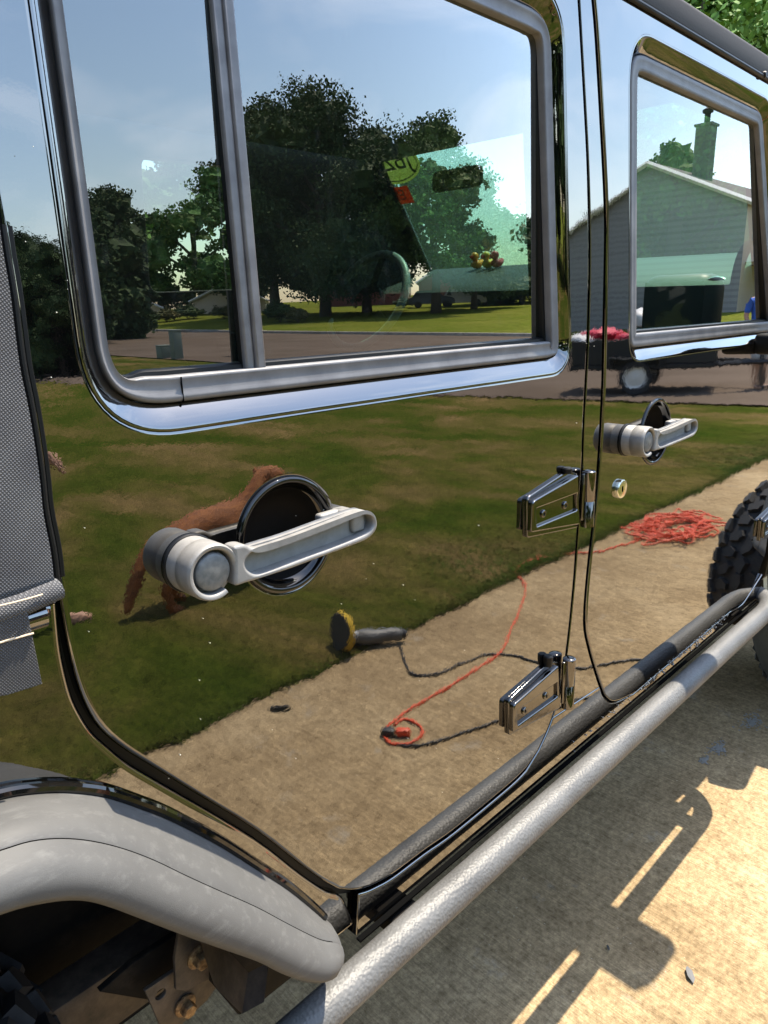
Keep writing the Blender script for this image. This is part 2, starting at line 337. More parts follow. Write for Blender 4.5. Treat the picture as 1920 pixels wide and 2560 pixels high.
def spline(pts, closed=False, seg=8):
    """Catmull-Rom through points of any dimension"""
    n = len(pts); out = []
    rng = range(n) if closed else range(n - 1)
    for i in rng:
        if closed: p = [pts[(i + k - 1) % n] for k in range(4)]
        else: p = [pts[max(i - 1, 0)], pts[i], pts[i + 1], pts[min(i + 2, n - 1)]]
        for s in range(seg):
            t = s / seg
            # centripetal-ish: plain uniform with tension 0.5
            out.append(tuple(0.5 * (2 * b + (-a + c) * t + (2 * a - 5 * b + 4 * c - d) * t * t + (-a + 3 * b - 3 * c + d) * t ** 3)
                             for a, b, c, d in zip(*p)))
    if not closed: out.append(tuple(pts[-1]))
    return out
def fillet(pts, rad, seg=8):
    """closed polygon with rounded corners; rad: number or list"""
    n = len(pts); out = []
    for i in range(n):
        p = Vector(pts[i]).to_2d(); a = Vector(pts[i - 1]).to_2d(); b = Vector(pts[(i + 1) % n]).to_2d()
        r = rad[i] if isinstance(rad, (list, tuple)) else rad
        d1 = (a - p); d2 = (b - p); l1 = d1.length; l2 = d2.length; d1.normalize(); d2.normalize()
        ang = math.acos(max(-1, min(1, d1.dot(d2)))); t = r / math.tan(ang / 2) if ang > 0.01 else 0
        t = min(t, l1 * 0.49, l2 * 0.49)
        if r < 1e-5 or ang > math.pi - 0.02: out.append((p.x, p.y)); continue
        s, e = p + d1 * t, p + d2 * t
        for k in range(seg + 1):
            u = k / seg; q = s * (1 - u) ** 2 + p * (2 * u * (1 - u)) + e * u * u; out.append((q.x, q.y))
    return out
def ccw(p):
    a = sum(p[i][0] * p[(i + 1) % len(p)][1] - p[(i + 1) % len(p)][0] * p[i][1] for i in range(len(p)))
    return p if a > 0 else p[::-1]
def resample(p, step):
    out = []; n = len(p)
    for i in range(n):
        a = Vector(p[i]); b = Vector(p[(i + 1) % n]); k = max(1, int((b - a).length / step))
        for s in range(k): q = a.lerp(b, s / k); out.append((q.x, q.y))
    return out
def inset(p, d, wt=None):
    if wt: return inset_w(p, d, wt)
    """offset of a ccw loop, d > 0 goes inward"""
    n = len(p); out = []
    for i in range(n):
        a = Vector(p[i - 1]); c = Vector(p[i]); b = Vector(p[(i + 1) % n])
        t1 = (c - a).normalized(); t2 = (b - c).normalized(); n1 = Vector((-t1.y, t1.x)); n2 = Vector((-t2.y, t2.x))
        nn = (n1 + n2); nn.normalize(); s = d / max(0.4, nn.dot(n1)) * (wt[i] if wt else 1.0); out.append((c.x + nn.x * s, c.y + nn.y * s))
    return out
def inset_w(p, d, wt):
    # wt: per vertex (bevel weight, frame weight); the bevel ends 23.2 mm in
    q1 = inset(p, 1.0e-3); out = []
    for i, (c, e) in enumerate(zip(p, q1)):
        wb, wf = wt[i]; k = d * wb if d <= 0.0232 else 0.0232 * wb + (d - 0.0232) * wf
        out.append((c[0] + (e[0] - c[0]) * 1000 * k, c[1] + (e[1] - c[1]) * 1000 * k))
    return out
def loft(name, loop, prof, material, parent=None, M=MP, smooth=True, angle=50, wt=None):
    """prof: [(inset, height)] swept round a closed ccw loop"""
    verts = []; faces = []; n = len(loop)
    for ins, h in prof:
        for x, y in (inset(loop, ins, wt) if abs(ins) > 1e-9 else loop): verts.append((x, y, h))
    for k in range(len(prof) - 1):
        for i in range(n):
            j = (i + 1) % n; faces.append((k * n + i, k * n + j, (k + 1) * n + j, (k + 1) * n + i))
    o = meshobj(name, verts, faces, material, parent, smooth, M)
    if smooth: o.data.set_sharp_from_angle(angle=D2R(angle))
    return o
def plate(name, outer, holes, top, thick, bev, material, parent=None, M=MP, res=3):
    """flat sheet with rounded edges: 2D curve with holes -> mesh; front face at height `top`"""
    cu = bpy.data.curves.new(name, 'CURVE'); cu.dimensions = '2D'; cu.fill_mode = 'BOTH'
    cu.extrude = max(0.0002, thick / 2 - bev); cu.bevel_depth = bev; cu.bevel_resolution = res; cu.offset = -bev
    for lp in [ccw(outer)] + [ccw(h)[::-1] for h in holes]:
        s = cu.splines.new('POLY'); s.points.add(len(lp) - 1)
        for p, q in zip(s.points, lp): p.co = (q[0], q[1], 0, 1)
        s.use_cyclic_u = True
    o = bpy.data.objects.new(name, cu); COL.objects.link(o)
    dg = bpy.context.evaluated_depsgraph_get(); me = bpy.data.meshes.new_from_object(o.evaluated_get(dg))
    bpy.data.objects.remove(o); bpy.data.curves.remove(cu)
    me.name = name
    me.transform(M @ Matrix.Translation((0, 0, top - thick / 2)))
    me.materials.clear(); me.materials.append(material)
    me.polygons.foreach_set('use_smooth', [True] * len(me.polygons)); me.set_sharp_from_angle(angle=D2R(28))
    return link(bpy.data.objects.new(name, me), parent)
def circle(c, r, n=48): return [(c[0] + r * math.cos(2 * math.pi * i / n), c[1] + r * math.sin(2 * math.pi * i / n)) for i in range(n)]
def copy_tree(o, parent=None):
    c = o.copy(); COL.objects.link(c); c.parent = parent
    for ch in list(o.children): copy_tree(ch, c)
    return c

# ================================================================== the ground
def sheet(name, pts, z, material, kind='structure', parent=None):
    o = meshobj(name, [(x, y, z) for x, y in pts], [tuple(range(len(pts)))], material, parent); 
    if not parent: tag(o, kind=kind)
    return o
EDGE = -1.60                                    # driveway edge beside the lawn
sheet('ground', [(-400, -400), (400, -400), (400, 400), (-400, 400)], -0.03, MT['lawn2'])
sheet('driveway', [(-14, EDGE), (11.62, EDGE), (12.3, -2.4), (12.3, 5.2), (11.62, 4.4), (-14, 4.4)], 0.0, MT['concrete'])
# near lawn: one sheet, slightly uneven
bm = bmesh.new(); NX, NY = 60, 80; grid = {}
for i in range(NX + 1):
    for j in range(NY + 1):
        x = -16 + 27.4 * i / NX; s = (j / NY) ** 2.2; y = EDGE - 0.0 - 60 * s
        if j == 0: y = EDGE + 0.03 * noise.noise((x * 3.1, 0, 0)) + 0.012 * noise.noise((x * 15, 3, 0)) + 0.01
        z = 0.012 + 0.035 * noise.noise((x * 0.5, y * 0.5, 1.3)) * min(1, j / 6)
        grid[i, j] = bm.verts.new((x, y, max(z, 0.004)))
for i in range(NX):
    for j in range(NY): bm.faces.new((grid[i, j], grid[i, j + 1], grid[i + 1, j + 1], grid[i + 1, j]))
tag(bmobj('front_lawn', bm, MT['lawn'], smooth=True, angle=180), kind='structure')
sheet('side_lawn', [(-20, 4.5), (11.5, 4.5), (11.5, 60), (-20, 60)], 0.008, MT['lawn2'])
ROADX0, ROADX1 = 11.75, 28.5
sheet('road', [(ROADX0, -140), (ROADX1 + 6, -140), (ROADX1, -34), (ROADX1, 120), (ROADX0, 120)], 0.004, MT['road'])
bm = bmesh.new()
for i in range(30):
    y0 = -34 + i * 4.0; box(bm, (ROADX1 + 0.1, y0 + 1.99, 0.06), (0.28, 3.97, 0.18), None, 0.02, 1)
for i in range(20):
    y0 = -140 + i * 5.3; f = (y0 + 140) / 106; box(bm, (ROADX1 + 6 * (1 - f) - 0.05, y0 + 2.64, 0.06), (0.5, 5.3, 0.18), None, 0.02, 1)
tag(bmobj('kerb', bm, MT['kerb'], smooth=False), kind='structure')
bm = bmesh.new(); G = {}
for i in range(31):
    for j in range(61):
        x = ROADX1 + 0.22 + (90 * (i / 30) ** 1.4); y = -140 + j * 4.5
        if y < -34: x += 6 * (-34 - y) / 106
        z = 0.13 + 0.9 * (1 - math.exp(-(x - ROADX1) / 9.0)) * (0.6 + 0.4 * math.sin(y * 0.05)) + 0.032 * (x - ROADX1) + 0.05 * noise.noise((x * 0.2, y * 0.2, 0))
        if i == 0: z = 0.13
        G[i, j] = bm.verts.new((x, y, z))
for i in range(30):
    for j in range(60): bm.faces.new((G[i, j], G[i, j + 1], G[i + 1, j + 1], G[i + 1, j]))
tag(bmobj('far_lawn', bm, MT['lawn2'], smooth=True, angle=180), kind='structure')
def far_z(x, y): return 0.13 + 0.9 * (1 - math.exp(-(x - ROADX1) / 9.0)) * (0.6 + 0.4 * math.sin(y * 0.05)) + 0.032 * (x - ROADX1)

# ================================================================== the vehicle
CAR = tag(empty('off_road_vehicle'), 'black four-door off-road vehicle with silver door handles and canvas top', 'vehicle')
K4 = (0, 640, CR); K5 = (640, 640, CR); K6 = (1280, 640, CR); K1 = (0, 0, CR); K3 = (1280, 0, CR)
B1 = (0, 1280, CR); B2 = (640, 1280, CR); B3 = (1280, 1280, CR); B4 = (0, 1920, CR); B5 = (640, 1920, CR); B6 = (1280, 1920, CR)
HX = 1 / 5.184
TOP = 1.33                                       # door top above the sill plane origin

# --- rear door outline (measured on the door plane)
rd = LL([(148, 1484), (160, 1550), (174, 1627), (193, 1704), (216, 1766), (251, 1824), (309, 1874), (378, 1917), (500, 1992), (640, 2077), (756, 2166), (820, 2212)])
rd_low = LL([(845, 2226), (879, 2230), (915, 2223), (945, 2210), (987, 2186), (1064, 2128), (1141.5, 2073), (1280, 1958.6), (1318.6, 1920)])
rd_fr = LL([(1345, 1880), (1370, 1825), (1388, 1775), (1396, 1750), (1415, 1646.5), (1434, 1473), (1446, 1315), (1455.5, 1176), (1461, 1026), (1469, 871), (1474, 700), (1474, 560), (1469, 386), (1459, 193), (1448, 0)])
rl = spline(rd, False, 3); rl2 = spline(rd_low, False, 4); rf = spline(rd_fr, False, 4)
back_edge = LL([(60, 960), (20, 700)])            # rear edge beside the canvas
rear_x = rd[0][0]
rb = [(L(104, 1300)[0], L(104, 1300)[1])]
outer = [(0.135, TOP), (0.150, 1.10), (0.162, 0.80)]
re_pts = LL([(2, 590), (30, 760), (70, 985), (108, 1220), (135, 1400)])
outer_rear = [re_pts[0][0:2]]
RD = [(re_pts[0][0] - 0.01, TOP)] + [tuple(p) for p in re_pts] + rl + rl2 + rf + [(rf[-1][0] - 0.012, TOP)]
RD = ccw(RD)
# --- its window opening (outer edge of the painted bevel)
wo_px = [L(89, 0), L(120, 239), L(154, 455), L(174, 640), L(193, 756)]
wl = L(152, 430)[0]
x_l = 0.5 * (L(89, 0)[0] + L(174, 640)[0]); z_b = L(640, 1041)[1]; x_r = 0.5 * (L(1426, 820)[0] + L(1420, 300)[0])
z_t = L(1384, 8)[1] + 0.012
WO = ccw(resample(fillet([(L(89, 0)[0] - 0.002, z_t), (L(193, 800)[0], z_b), (L(1426, 870)[0] + 0.001, z_b), (L(1403, 96)[0], z_t)],
                         [0.06, 0.085, 0.05, 0.075], 14), 0.02))
WOW = []
for i_ in range(len(WO)):
    a_ = Vector(WO[i_ - 1]); b_ = Vector(WO[(i_ + 1) % len(WO)]); t_ = (b_ - a_).normalized(); lf = max(0.0, -t_.y) ** 2; rg = max(0.0, t_.y) ** 2; WOW.append((1.0 - 0.22 * lf - 0.35 * rg, 1.0 - 0.60 * lf - 0.15 * rg))
ring_c = L(720, 1338); RING_R = 0.0655
DOOR = empty('rear_door', parent=CAR); DOOR['label'] = 'black rear door with sliding window'
plate('door_panel', RD, [WO, circle(ring_c, RING_R - 0.001, 64)], 0.0, 0.03, 0.006, MT['paint'], DOOR, res=4)
loft('window_bevel', WO, [(-0.003, 0.0), (-0.001, 0.0005), (0.0015, -0.0004), (0.003, -0.0014), (0.0205, -0.0115), (0.022, -0.0135), (0.022, -0.05)], MT['paint'], DOOR, angle=60, wt=WOW)
loft('window_frame', WO, [(0.0232, -0.05), (0.0232, -0.0125), (0.0244, -0.0098), (0.0268, -0.0085), (0.0295, -0.0086), (0.0315, -0.0096), (0.041, -0.0104), (0.0445, -0.0096), (0.0468, -0.0092), (0.0485, -0.0115), (0.049, -0.0235)], MT['trim'], DOOR, angle=80, wt=WOW)
loft('window_seal', WO, [(0.0485, -0.0205), (0.053, -0.021), (0.055, -0.0245), (0.055, -0.045)], MT['rubber'], DOOR, wt=WOW)
# pane: nearly upright, rotated about its lower edge
MG = MP @ Matrix.Translation((0, z_b, -0.030)) @ Matrix.Rotation(TP - TG, 4, 'X')
def pane(name, loop, material, parent, wt=None):
    o = plate(name, [(x, y - z_b) for x, y in inset(loop, 0.049, wt)], [], 0.0, 0.004, 0.0003, material, parent, MG, 1); return o
pane('window_pane', WO, MT['glass_r'], DOOR, WOW)
# sliding-window mullion, a three-step profile
mb = L(613, 927, -0.012); mtp = L(545, 0, -0.012)
def mast(name, px_top, px_bot, w, h0, h1, material, bev):
    a = L(*px_top, h1); b = L(*px_bot, h1); d = Vector((a[0] - b[0], a[1] - b[1])); d.normalize()
    top = (b[0] + d.x * (z_t - 0.04 - b[1]) / d.y, z_t - 0.04); nn = (w / 2, 0)
    return plate(name, [(b[0] - w / 2, b[1]), (b[0] + w / 2, b[1]), (top[0] + w / 2, top[1]), (top[0] - w / 2, top[1])], [], h1, h1 - h0, bev, material, DOOR)
mast('mullion_rail', (573, 0), (656, 926), 0.0125, -0.026, -0.0115, MT['trim2'], 0.003)
mast('mullion_rail', (544, 0), (628, 926), 0.012, -0.026, -0.0145, MT['trim2'], 0.003)
mast('mullion_seal', (531, 0), (616, 926), 0.009, -0.027, -0.020, MT['rubber'], 0.001)
# joint of the frame corner
jx = L(452, 985, -0.013)[0]
plate('frame_joint', [(jx - 0.0005, z_b + 0.023), (jx + 0.0005, z_b + 0.023), (jx + 0.0005, z_b + 0.047), (jx - 0.0005, z_b + 0.047)], [], -0.0084, 0.004, 0.0001, MT['dark'], DOOR, res=0)
loft('door_seal', RD, [(-0.013, -0.02), (-0.012, -0.018), (0.004, -0.018), (0.006, -0.03)], MT['rubber'], DOOR)

# --- door handle: bezel, dish, hub, lever, button (one set, copied to the front door)
HB = L(475, 1407)                                 # hub base
def H(x, y, off=0.046):                           # crop pixel -> offsets from the ring centre
    p = L(340 + x * CR, 1160 + y * CR, off); return (p[0] - ring_c[0], p[1] - ring_c[1])
hb = (HB[0] - ring_c[0], HB[1] - ring_c[1])
def handle_set(parent, cx, cy):
    base = MP @ Matrix.Translation((cx, cy, 0)); obs = []
    bm = bmesh.new(); lathe(bm, [(0.0662, -0.004), (0.0672, 0.0012), (0.0655, 0.0032), (0.0625, 0.0036), (0.0600, 0.0022), (0.0575, -0.003), (0.0545, -0.007), (0.0535, -0.008)], 72, caps=False)
    obs.append(bmobj('handle_bezel', bm, MT['gloss'], parent, angle=70))
    bm = bmesh.new(); lathe(bm, [(0.0555, -0.006), (0.053, -0.009), (0.049, -0.016), (0.042, -0.025), (0.03, -0.032), (0.015, -0.0355), (0.0005, -0.036)], 64, caps=False)
    obs.append(bmobj('handle_dish', bm, MT['bowl'], parent, angle=80))
    bm = bmesh.new(); T = Matrix.Translation((hb[0], hb[1], 0))
    lathe(bm, [(0.0285, -0.001), (0.0285, 0.017), (0.0276, 0.0185), (0.0276, 0.0195), (0.0288, 0.021), (0.0288, 0.032), (0.0222, 0.032), (0.0222, 0.030), (0.0001, 0.030)], 56, T, caps=False)
    # C-shaped front collar, open towards the lever
    lathe(bm, [(0.0288, 0.031), (0.0288, 0.041), (0.0282, 0.0445), (0.0268, 0.0462), (0.0248, 0.0462), (0.0228, 0.0448), (0.0222, 0.042), (0.0222, 0.031)], 44, T, D2R(-8), D2R(298))
    obs.append(bmobj('handle_hub', bm, MT['handle'], parent, angle=50))
    bm = bmesh.new(); lathe(bm, [(0.0305, -0.001), (0.0305, 0.0025), (0.0292, 0.0036), (0.0284, 0.0036)], 48, T, caps=False); obs.append(bmobj('hub_dark_ring', bm, MT['rubber'], parent))  # added black ring, imitates the hub's dark reflection in the paint
    bm = bmesh.new(); lathe(bm, [(0.0192, 0.028), (0.0192, 0.0415), (0.0185, 0.0432), (0.0165, 0.0443), (0.009, 0.0450), (0.0002, 0.0453)], 44, T, caps=False)
    obs.append(bmobj('handle_button', bm, MT['button'], parent, angle=60))
    ol = spline([H(636, 600), H(634, 540), H(700, 522), H(760, 545), H(830, 545), H(1000, 490), H(1250, 395), H(1440, 318), H(1500, 305), H(1545, 325), H(1564, 375), H(1555, 430), H(1510, 480), H(1440, 515), H(1200, 605), H(1000, 680), H(800, 745), H(710, 772), H(644, 786), H(640, 700)], True, 5)
    sl = spline([H(735, 600), H(790, 567), H(1000, 500), H(1250, 405), H(1440, 335), H(1500, 330), H(1532, 360), H(1528, 405), H(1480, 450), H(1300, 525), H(1050, 615), H(850, 690), H(780, 705), H(730, 680), H(715, 640)], True, 5)
    Z = Matrix.Identity(4)
    o = plate('handle_lever', ol, [inset(ccw(sl), -0.0012)], 0.047, 0.020, 0.0036, MT['handle'], parent, Z, 4); obs.append(o)
    fl = plate('lever_floor', inset(ccw(sl), -0.0032), [], 0.0325, 0.004, 0.0004, MT['handle'], parent, Z, 1); obs.append(fl)
    bm = bmesh.new()      # return leg from the lever's end into the door
    e0 = H(1440, 330); e1 = H(1520, 420)
    cx2, cy2 = H(1490, 385)
    box(bm, (cx2 - 0.004, cy2 + 0.001, 0.0185), (0.020, 0.024, 0.040), None, 0.004, 3)
    box(bm, (cx2 - 0.020, cy2 + 0.003, 0.007), (0.040, 0.020, 0.013), None, 0.004, 3)
    obs.append(bmobj('lever_leg', bm, MT['handle'], parent, angle=60))
    for o in obs: o.matrix_basis = base
    return obs
hs = handle_set(DOOR, *ring_c)

# --- front door
fd = LL([(1488, 0), (1496, 96), (1508, 309), (1518, 520), (1518, 640), (1514, 833), (1511.5, 949), (1504, 1103), (1490, 1280), (1473, 1434), (1465, 1550), (1473, 1608), (1492, 1677), (1509, 1728), (1518, 1744), (1530, 1753), (1545, 1752), (1562, 1745), (1589, 1731)])
fbot = LL([(1828, 1523), (1859, 1504), (1882, 1465), (1913, 1384)])
FD = ccw([(fd[0][0] - 0.012, TOP)] + spline(fd, False, 3) + spline(fbot, False, 4) + [(fbot[-1][0] + 0.03, 0.5), (fbot[-1][0] + 0.02, 0.78), (2.02, TOP)])
fw_b = L(1616, 898)[1]; fw_t = L(1604, 81)[1]
FWO = ccw(resample(fillet([(L(1567, 185)[0], fw_t), (L(1583, 700)[0] + 0.002, fw_b), (2.145, fw_b), (L(1925, 255)[0], fw_t)], [0.075, 0.05, 0.06, 0.07], 14), 0.02))
FDO = empty('front_door', parent=CAR); FDO['label'] = 'black front door with green tinted window'
fring = L(1637, 1079)
plate('door_panel', FD, [FWO, circle(fring, RING_R - 0.001, 64)], 0.001, 0.03, 0.0035, MT['paint'], FDO, res=4)
loft('window_bevel', FWO, [(-0.003, 0.001), (-0.001, 0.0015), (0.0015, 0.0006), (0.003, -0.0008), (0.0205, -0.0115), (0.022, -0.0135), (0.022, -0.05)], MT['paint'], FDO, angle=60)
loft('window_frame', FWO, [(0.0232, -0.05), (0.0232, -0.0125), (0.0244, -0.0098), (0.0268, -0.0085), (0.0315, -0.0096), (0.041, -0.0104), (0.0468, -0.0092), (0.0485, -0.0115), (0.049, -0.0235)], MT['trim'], FDO, angle=80)
loft('window_seal', FWO, [(0.0485, -0.0205), (0.053, -0.021), (0.055, -0.0245), (0.055, -0.045)], MT['rubber'], FDO)
pane('window_pane', FWO, MT['glass_f'], FDO)
loft('door_seal', FD, [(-0.011, -0.02), (-0.010, -0.018), (0.004, -0.018), (0.006, -0.03)], MT['rubber'], FDO)
for o in hs:
    c = o.copy(); COL.objects.link(c); c.parent = FDO
    c.matrix_basis = MP @ Matrix.Translation((fring[0], fring[1], 0.001))
# key lock
lk = L(1547, 1221); TL = MP @ Matrix.Translation((lk[0], lk[1], 0.001))
bm = bmesh.new(); lathe(bm, [(0.0185, -0.001), (0.0185, 0.005), (0.0178, 0.007), (0.0160, 0.0078), (0.0001, 0.0064)], 32, TL, caps=False)
LOCK = bmobj('key_lock', bm, mat('lock_chrome', (0.75, 0.74, 0.6), 0.22, 1.0), FDO, angle=60)
bm = bmesh.new(); box(bm, (0, 0, 0.0068), (0.003, 0.011, 0.0016), TL, 0.0003, 1)
bmobj('key_slot', bm, MT['dark'], LOCK)

# --- pillar between the doors, sill and rear quarter
bp = [(a[0] + 0.0085, a[1]) for a in rf]; bq = spline(fd, False, 3)
PB = ccw([p for p in bp if p[1] > 0.09] + [(bp[-1][0] - 0.012, TOP), (bq[0][0] - 0.017, TOP)] + [(p[0] - 0.005, p[1]) for p in bq if p[1] > 0.045])
PIL = plate('pillar_panel', PB, [], -0.003, 0.02, 0.0015, MT['paint'], CAR)
sill_b = 0.5 * (L(1280, 2012)[1] + L(1666, 1689)[1]); 
SL = []
lowdoor = [(p[0], p[1] - 0.006) for p in rl2[6:]]
s0 = [(p[0] + 0.006, p[1] - 0.0) for p in rf if p[1] < 0.115]
f0 = [(p[0] - 0.005, p[1]) for p in bq if 0.035 < p[1] < 0.115][::-1]
flow = [(p[0], p[1] - 0.006) for p in bq if p[1] <= 0.035]
SL = lowdoor + s0 + [(s0[-1][0] + 0.004, 0.115)]
f_up = [(p[0] - 0.006, p[1] - 0.001) for p in bq if p[1] < 0.115]
SL = lowdoor + s0 + f_up + [(p[0], p[1] - 0.007) for p in spline(fbot, False, 4)[:6]] + [(2.2, 0.06), (2.2, sill_b), (L(891, 2313)[0], sill_b)]
plate('sill_panel', SL, [], -0.001, 0.024, 0.003, MT['paint'], CAR)
bm = bmesh.new(); box(bm, (1.36, -0.0035, 0.5790), (1.66, 0.009, 0.004), None, 0.0008, 1); bmobj('sill_flange', bm, MT['dark'], CAR)
# quarter panel below the canvas
qg = LL([(146, 1500), (150, 1550), (158, 1627), (174, 1704), (193, 1762), (231, 1828), (270, 1866), (328, 1913), (424, 1970), (640, 2098), (756, 2187), (821, 2230), (860, 2246), (889, 2312)])
qt = L(140, 1500)[1]
QP = ccw([(-0.7, qt), (qg[0][0] - 0.01, qt)] + spline(qg, False, 4) + [(0.42, 0.02), (0.30, 0.24), (0.15, 0.40), (0.0, 0.435), (-0.2, 0.43), (-0.7, 0.40)])
plate('quarter_panel', QP, [], 0.0, 0.03, 0.007, MT['paint'], CAR, res=4)
bm = bmesh.new(); tube(bm, [MP @ Vector((-0.7, qt - 0.011, -0.007)), MP @ Vector((qg[0][0] - 0.012, qt - 0.011, -0.007))], 0.0125, 20)
bmobj('tub_rail', bm, MT['paint'], CAR)

# --- canvas top at the rear quarter, with its bound edge, fold and strap
cv = LL([(-6, 560), (6, 640), (23, 736), (46, 910), (69, 1026), (93, 1180), (104, 1280), (123, 1376), (133, 1454)], 0.006)
cb = LL([(140, 1478), (0, 1528)], 0.006)
bm = bmesh.new(); GV = {}
es = spline(cv, False, 4); es.append(cb[0]); nrow = len(es)
for i in range(nrow):
    x1, y1 = es[i]
    for j in range(13):
        u = j / 12; x = x1 - u * 0.85; y = y1 + (cb[1][1] - cb[0][1]) * 0 
        h = 0.008 + 0.010 * math.sin(min(1, u * 6) * math.pi / 2) + 0.006 * noise.noise((x * 4, y * 5, 0))
        if i == nrow - 1: h = 0.004
        GV[i, j] = bm.verts.new((x, y, h))
for i in range(nrow - 1):
    for j in range(12): bm.faces.new((GV[i, j], GV[i, j + 1], GV[i + 1, j + 1], GV[i + 1, j]))
# carry the canvas up and over towards the roof
for j in range(12): pass
top_row = [bm.verts.new((GV[0, j].co.x - 0.05, TOP + 0.05, -0.02)) for j in range(13)]
for j in range(12): bm.faces.new((GV[0, j], GV[0, j + 1], top_row[j + 1], top_row[j]))
CANV = bmobj('canvas_top', bm, MT['canvas'], CAR, MP, True, 180)
bm = bmesh.new()
tube(bm, [MP @ Vector((cb[0][0] + 0.002, cb[0][1] + 0.002, 0.006)), MP @ Vector((cb[0][0] - 0.03, cb[0][1] - 0.001, 0.012)), MP @ Vector((cb[0][0] - 0.12, cb[0][1] - 0.002, 0.016)), MP @ Vector((-0.7, cb[0][1] - 0.004, 0.017))], 0.010, 14)
bmobj('canvas_hem', bm, MT['canvas'], CANV)
bm = bmesh.new(); tube(bm, [MP @ Vector((x + 0.004, y, 0.004)) for x, y in es], 0.003, 10)
bmobj('edge_piping', bm, MT['rubber'], CANV)
bm = bmesh.new(); tube(bm, [MP @ Vector((x + 0.011, y, -0.004)) for x, y in es[:-1]], 0.0045, 10)
bmobj('edge_seal', bm, MT['rubber'], CANV)
sp_ = LL([(-60, 1545), (66, 1527), (103, 1708), (14, 1736), (-60, 1745)], 0.018)
plate('tie_strap', sp_, [], 0.021, 0.0035, 0.001, MT['web'], CAR)
bm = bmesh.new(); a = L(-20, 1612, 0.0215); b = L(84, 1583, 0.0215)
tube(bm, [MP @ Vector((a[0] + (b[0] - a[0]) * t / 12, a[1] + (b[1] - a[1]) * t / 12, 0.0213 + 0.0004 * (t % 2))) for t in range(13)], 0.0009, 6)
bmobj('strap_stitch', bm, MT['thread'], CAR)
bm = bmesh.new(); a = L(-20, 1519, 0.027); b = L(108, 1487, 0.022)
tube(bm, [MP @ Vector((a[0] + (b[0] - a[0]) * t / 20, a[1] + (b[1] - a[1]) * t / 20, 0.0262 - 0.006 * (t / 20) ** 2 + 0.0004 * (t % 2))) for t in range(21)], 0.0007, 6)
bmobj('hem_stitch', bm, MT['thread'], CANV)

# --- door hinges
def HP(x, y, off=0.014):
    p = L(1240 + x * HX, 1120 + y * HX, off); return (p[0] - hk[0], p[1] - hk[1])
hk = L(1240 + 1190 * HX, 1120 + 660 * HX, 0.014)   # middle of the knuckle
def hinge_mesh():
    obs = []; Z = Matrix.Identity(4)
    bpl = fillet([HP(395, 640, 0.004), HP(930, 285, 0.004), HP(1050, 330, 0.004), HP(1050, 1030, 0.004), HP(400, 1165, 0.004)], [0.010, 0.006, 0.004, 0.004, 0.006], 6)
    bpl = [(x, y) for x, y in bpl]
    obs.append(plate('hinge_base', bpl, [], 0.006, 0.007, 0.0022, MT['hinge'], None, Z, 3))
    fp = fillet([HP(468, 690), HP(1060, 345), HP(1075, 990), HP(455, 1095)], [0.008, 0.004, 0.004, 0.004], 6)
    pk = fillet([HP(510, 790), HP(1045, 590), HP(1045, 800), HP(520, 1015)], [0.003, 0.003, 0.003, 0.002], 5)
    obs.append(plate('hinge_leaf', fp, [pk], 0.016, 0.011, 0.0028, MT['hinge'], None, Z, 3))
    obs.append(plate('hinge_pocket', inset(ccw(fp), 0.004), [], 0.0105, 0.003, 0.0003, MT['hinge'], None, Z, 1))
    for bx, by in ((610, 850), (890, 740)):
        c = HP(bx, by, 0.011); bm = bmesh.new(); T = Matrix.Translation((c[0], c[1], 0))
        lathe(bm, [(0.0066, 0.0102), (0.0066, 0.0125), (0.0058, 0.0134), (0.0042, 0.0137), (0.0030, 0.0132), (0.0028, 0.0118), (0.0001, 0.0116)], 24, T, caps=False)
        obs.append(bmobj('hinge_screw', bm, MT['hinge'], None, angle=40))
    bm = bmesh.new(); R = Matrix.Rotation(-math.pi / 2, 4, 'X') @ Matrix.Identity(4); hz = 0.5 * abs(HP(1190, 310)[1] - HP(1190, 1005)[1])
    R = Matrix.Translation((0, 0, 0.0145)) @ Matrix.Rotation(-math.pi / 2, 4, 'X')
    rk = 0.0118
    lathe(bm, [(0.0001, -hz - 0.0018), (0.006, -hz - 0.0015), (rk, -hz), (rk, -0.004), (rk - 0.0008, -0.0032), (rk - 0.0008, -0.0024), (rk, -0.0016), (rk, hz), (rk - 0.002, hz + 0.0018), (0.004, hz + 0.0026), (0.0001, hz + 0.0028)], 32, R, caps=False)
    box(bm, (-0.010, hz * 0.12, 0.0125), (0.018, hz * 1.7, 0.006), None, 0.002, 2)
    obs.append(bmobj('hinge_knuckle', bm, MT['hinge'], None, angle=45))
    return obs
hinge0 = hinge_mesh()
def place_hinge(parent, x, y, first, knob):
    e = empty('door_hinge', parent=parent); e.matrix_basis = MP @ Matrix.Translation((x, y, 0.0))
    for o in hinge0:
        c = o if first else o.copy()
        if not first: COL.objects.link(c)
        c.parent = e
    bm = bmesh.new(); kx, ky = HP(930, 300, 0.008)
    R = Matrix.Translation((kx + 0.002, ky - 0.004, 0.006)) @ Matrix.Rotation(-math.pi / 2, 4, 'X')
    lathe(bm, [(0.0075, 0.0), (0.0082, knob * 0.5), (0.0082, knob - 0.002), (0.0065, knob), (0.0001, knob + 0.0003)], 24, R, caps=False)
    bmobj('rubber_stop', bm, MT['rubber'], e)
    return e
kn2 = L(1240 + 935 * HX, 1600 + 555 * HX, 0.014)
place_hinge(DOOR, hk[0], hk[1], True, 0.010)
place_hinge(DOOR, kn2[0], kn2[1], False, 0.020)
place_hinge(FDO, L(1898, 1335)[0] + 0.165, L(1898, 1335)[1] + 0.012, False, 0.020)

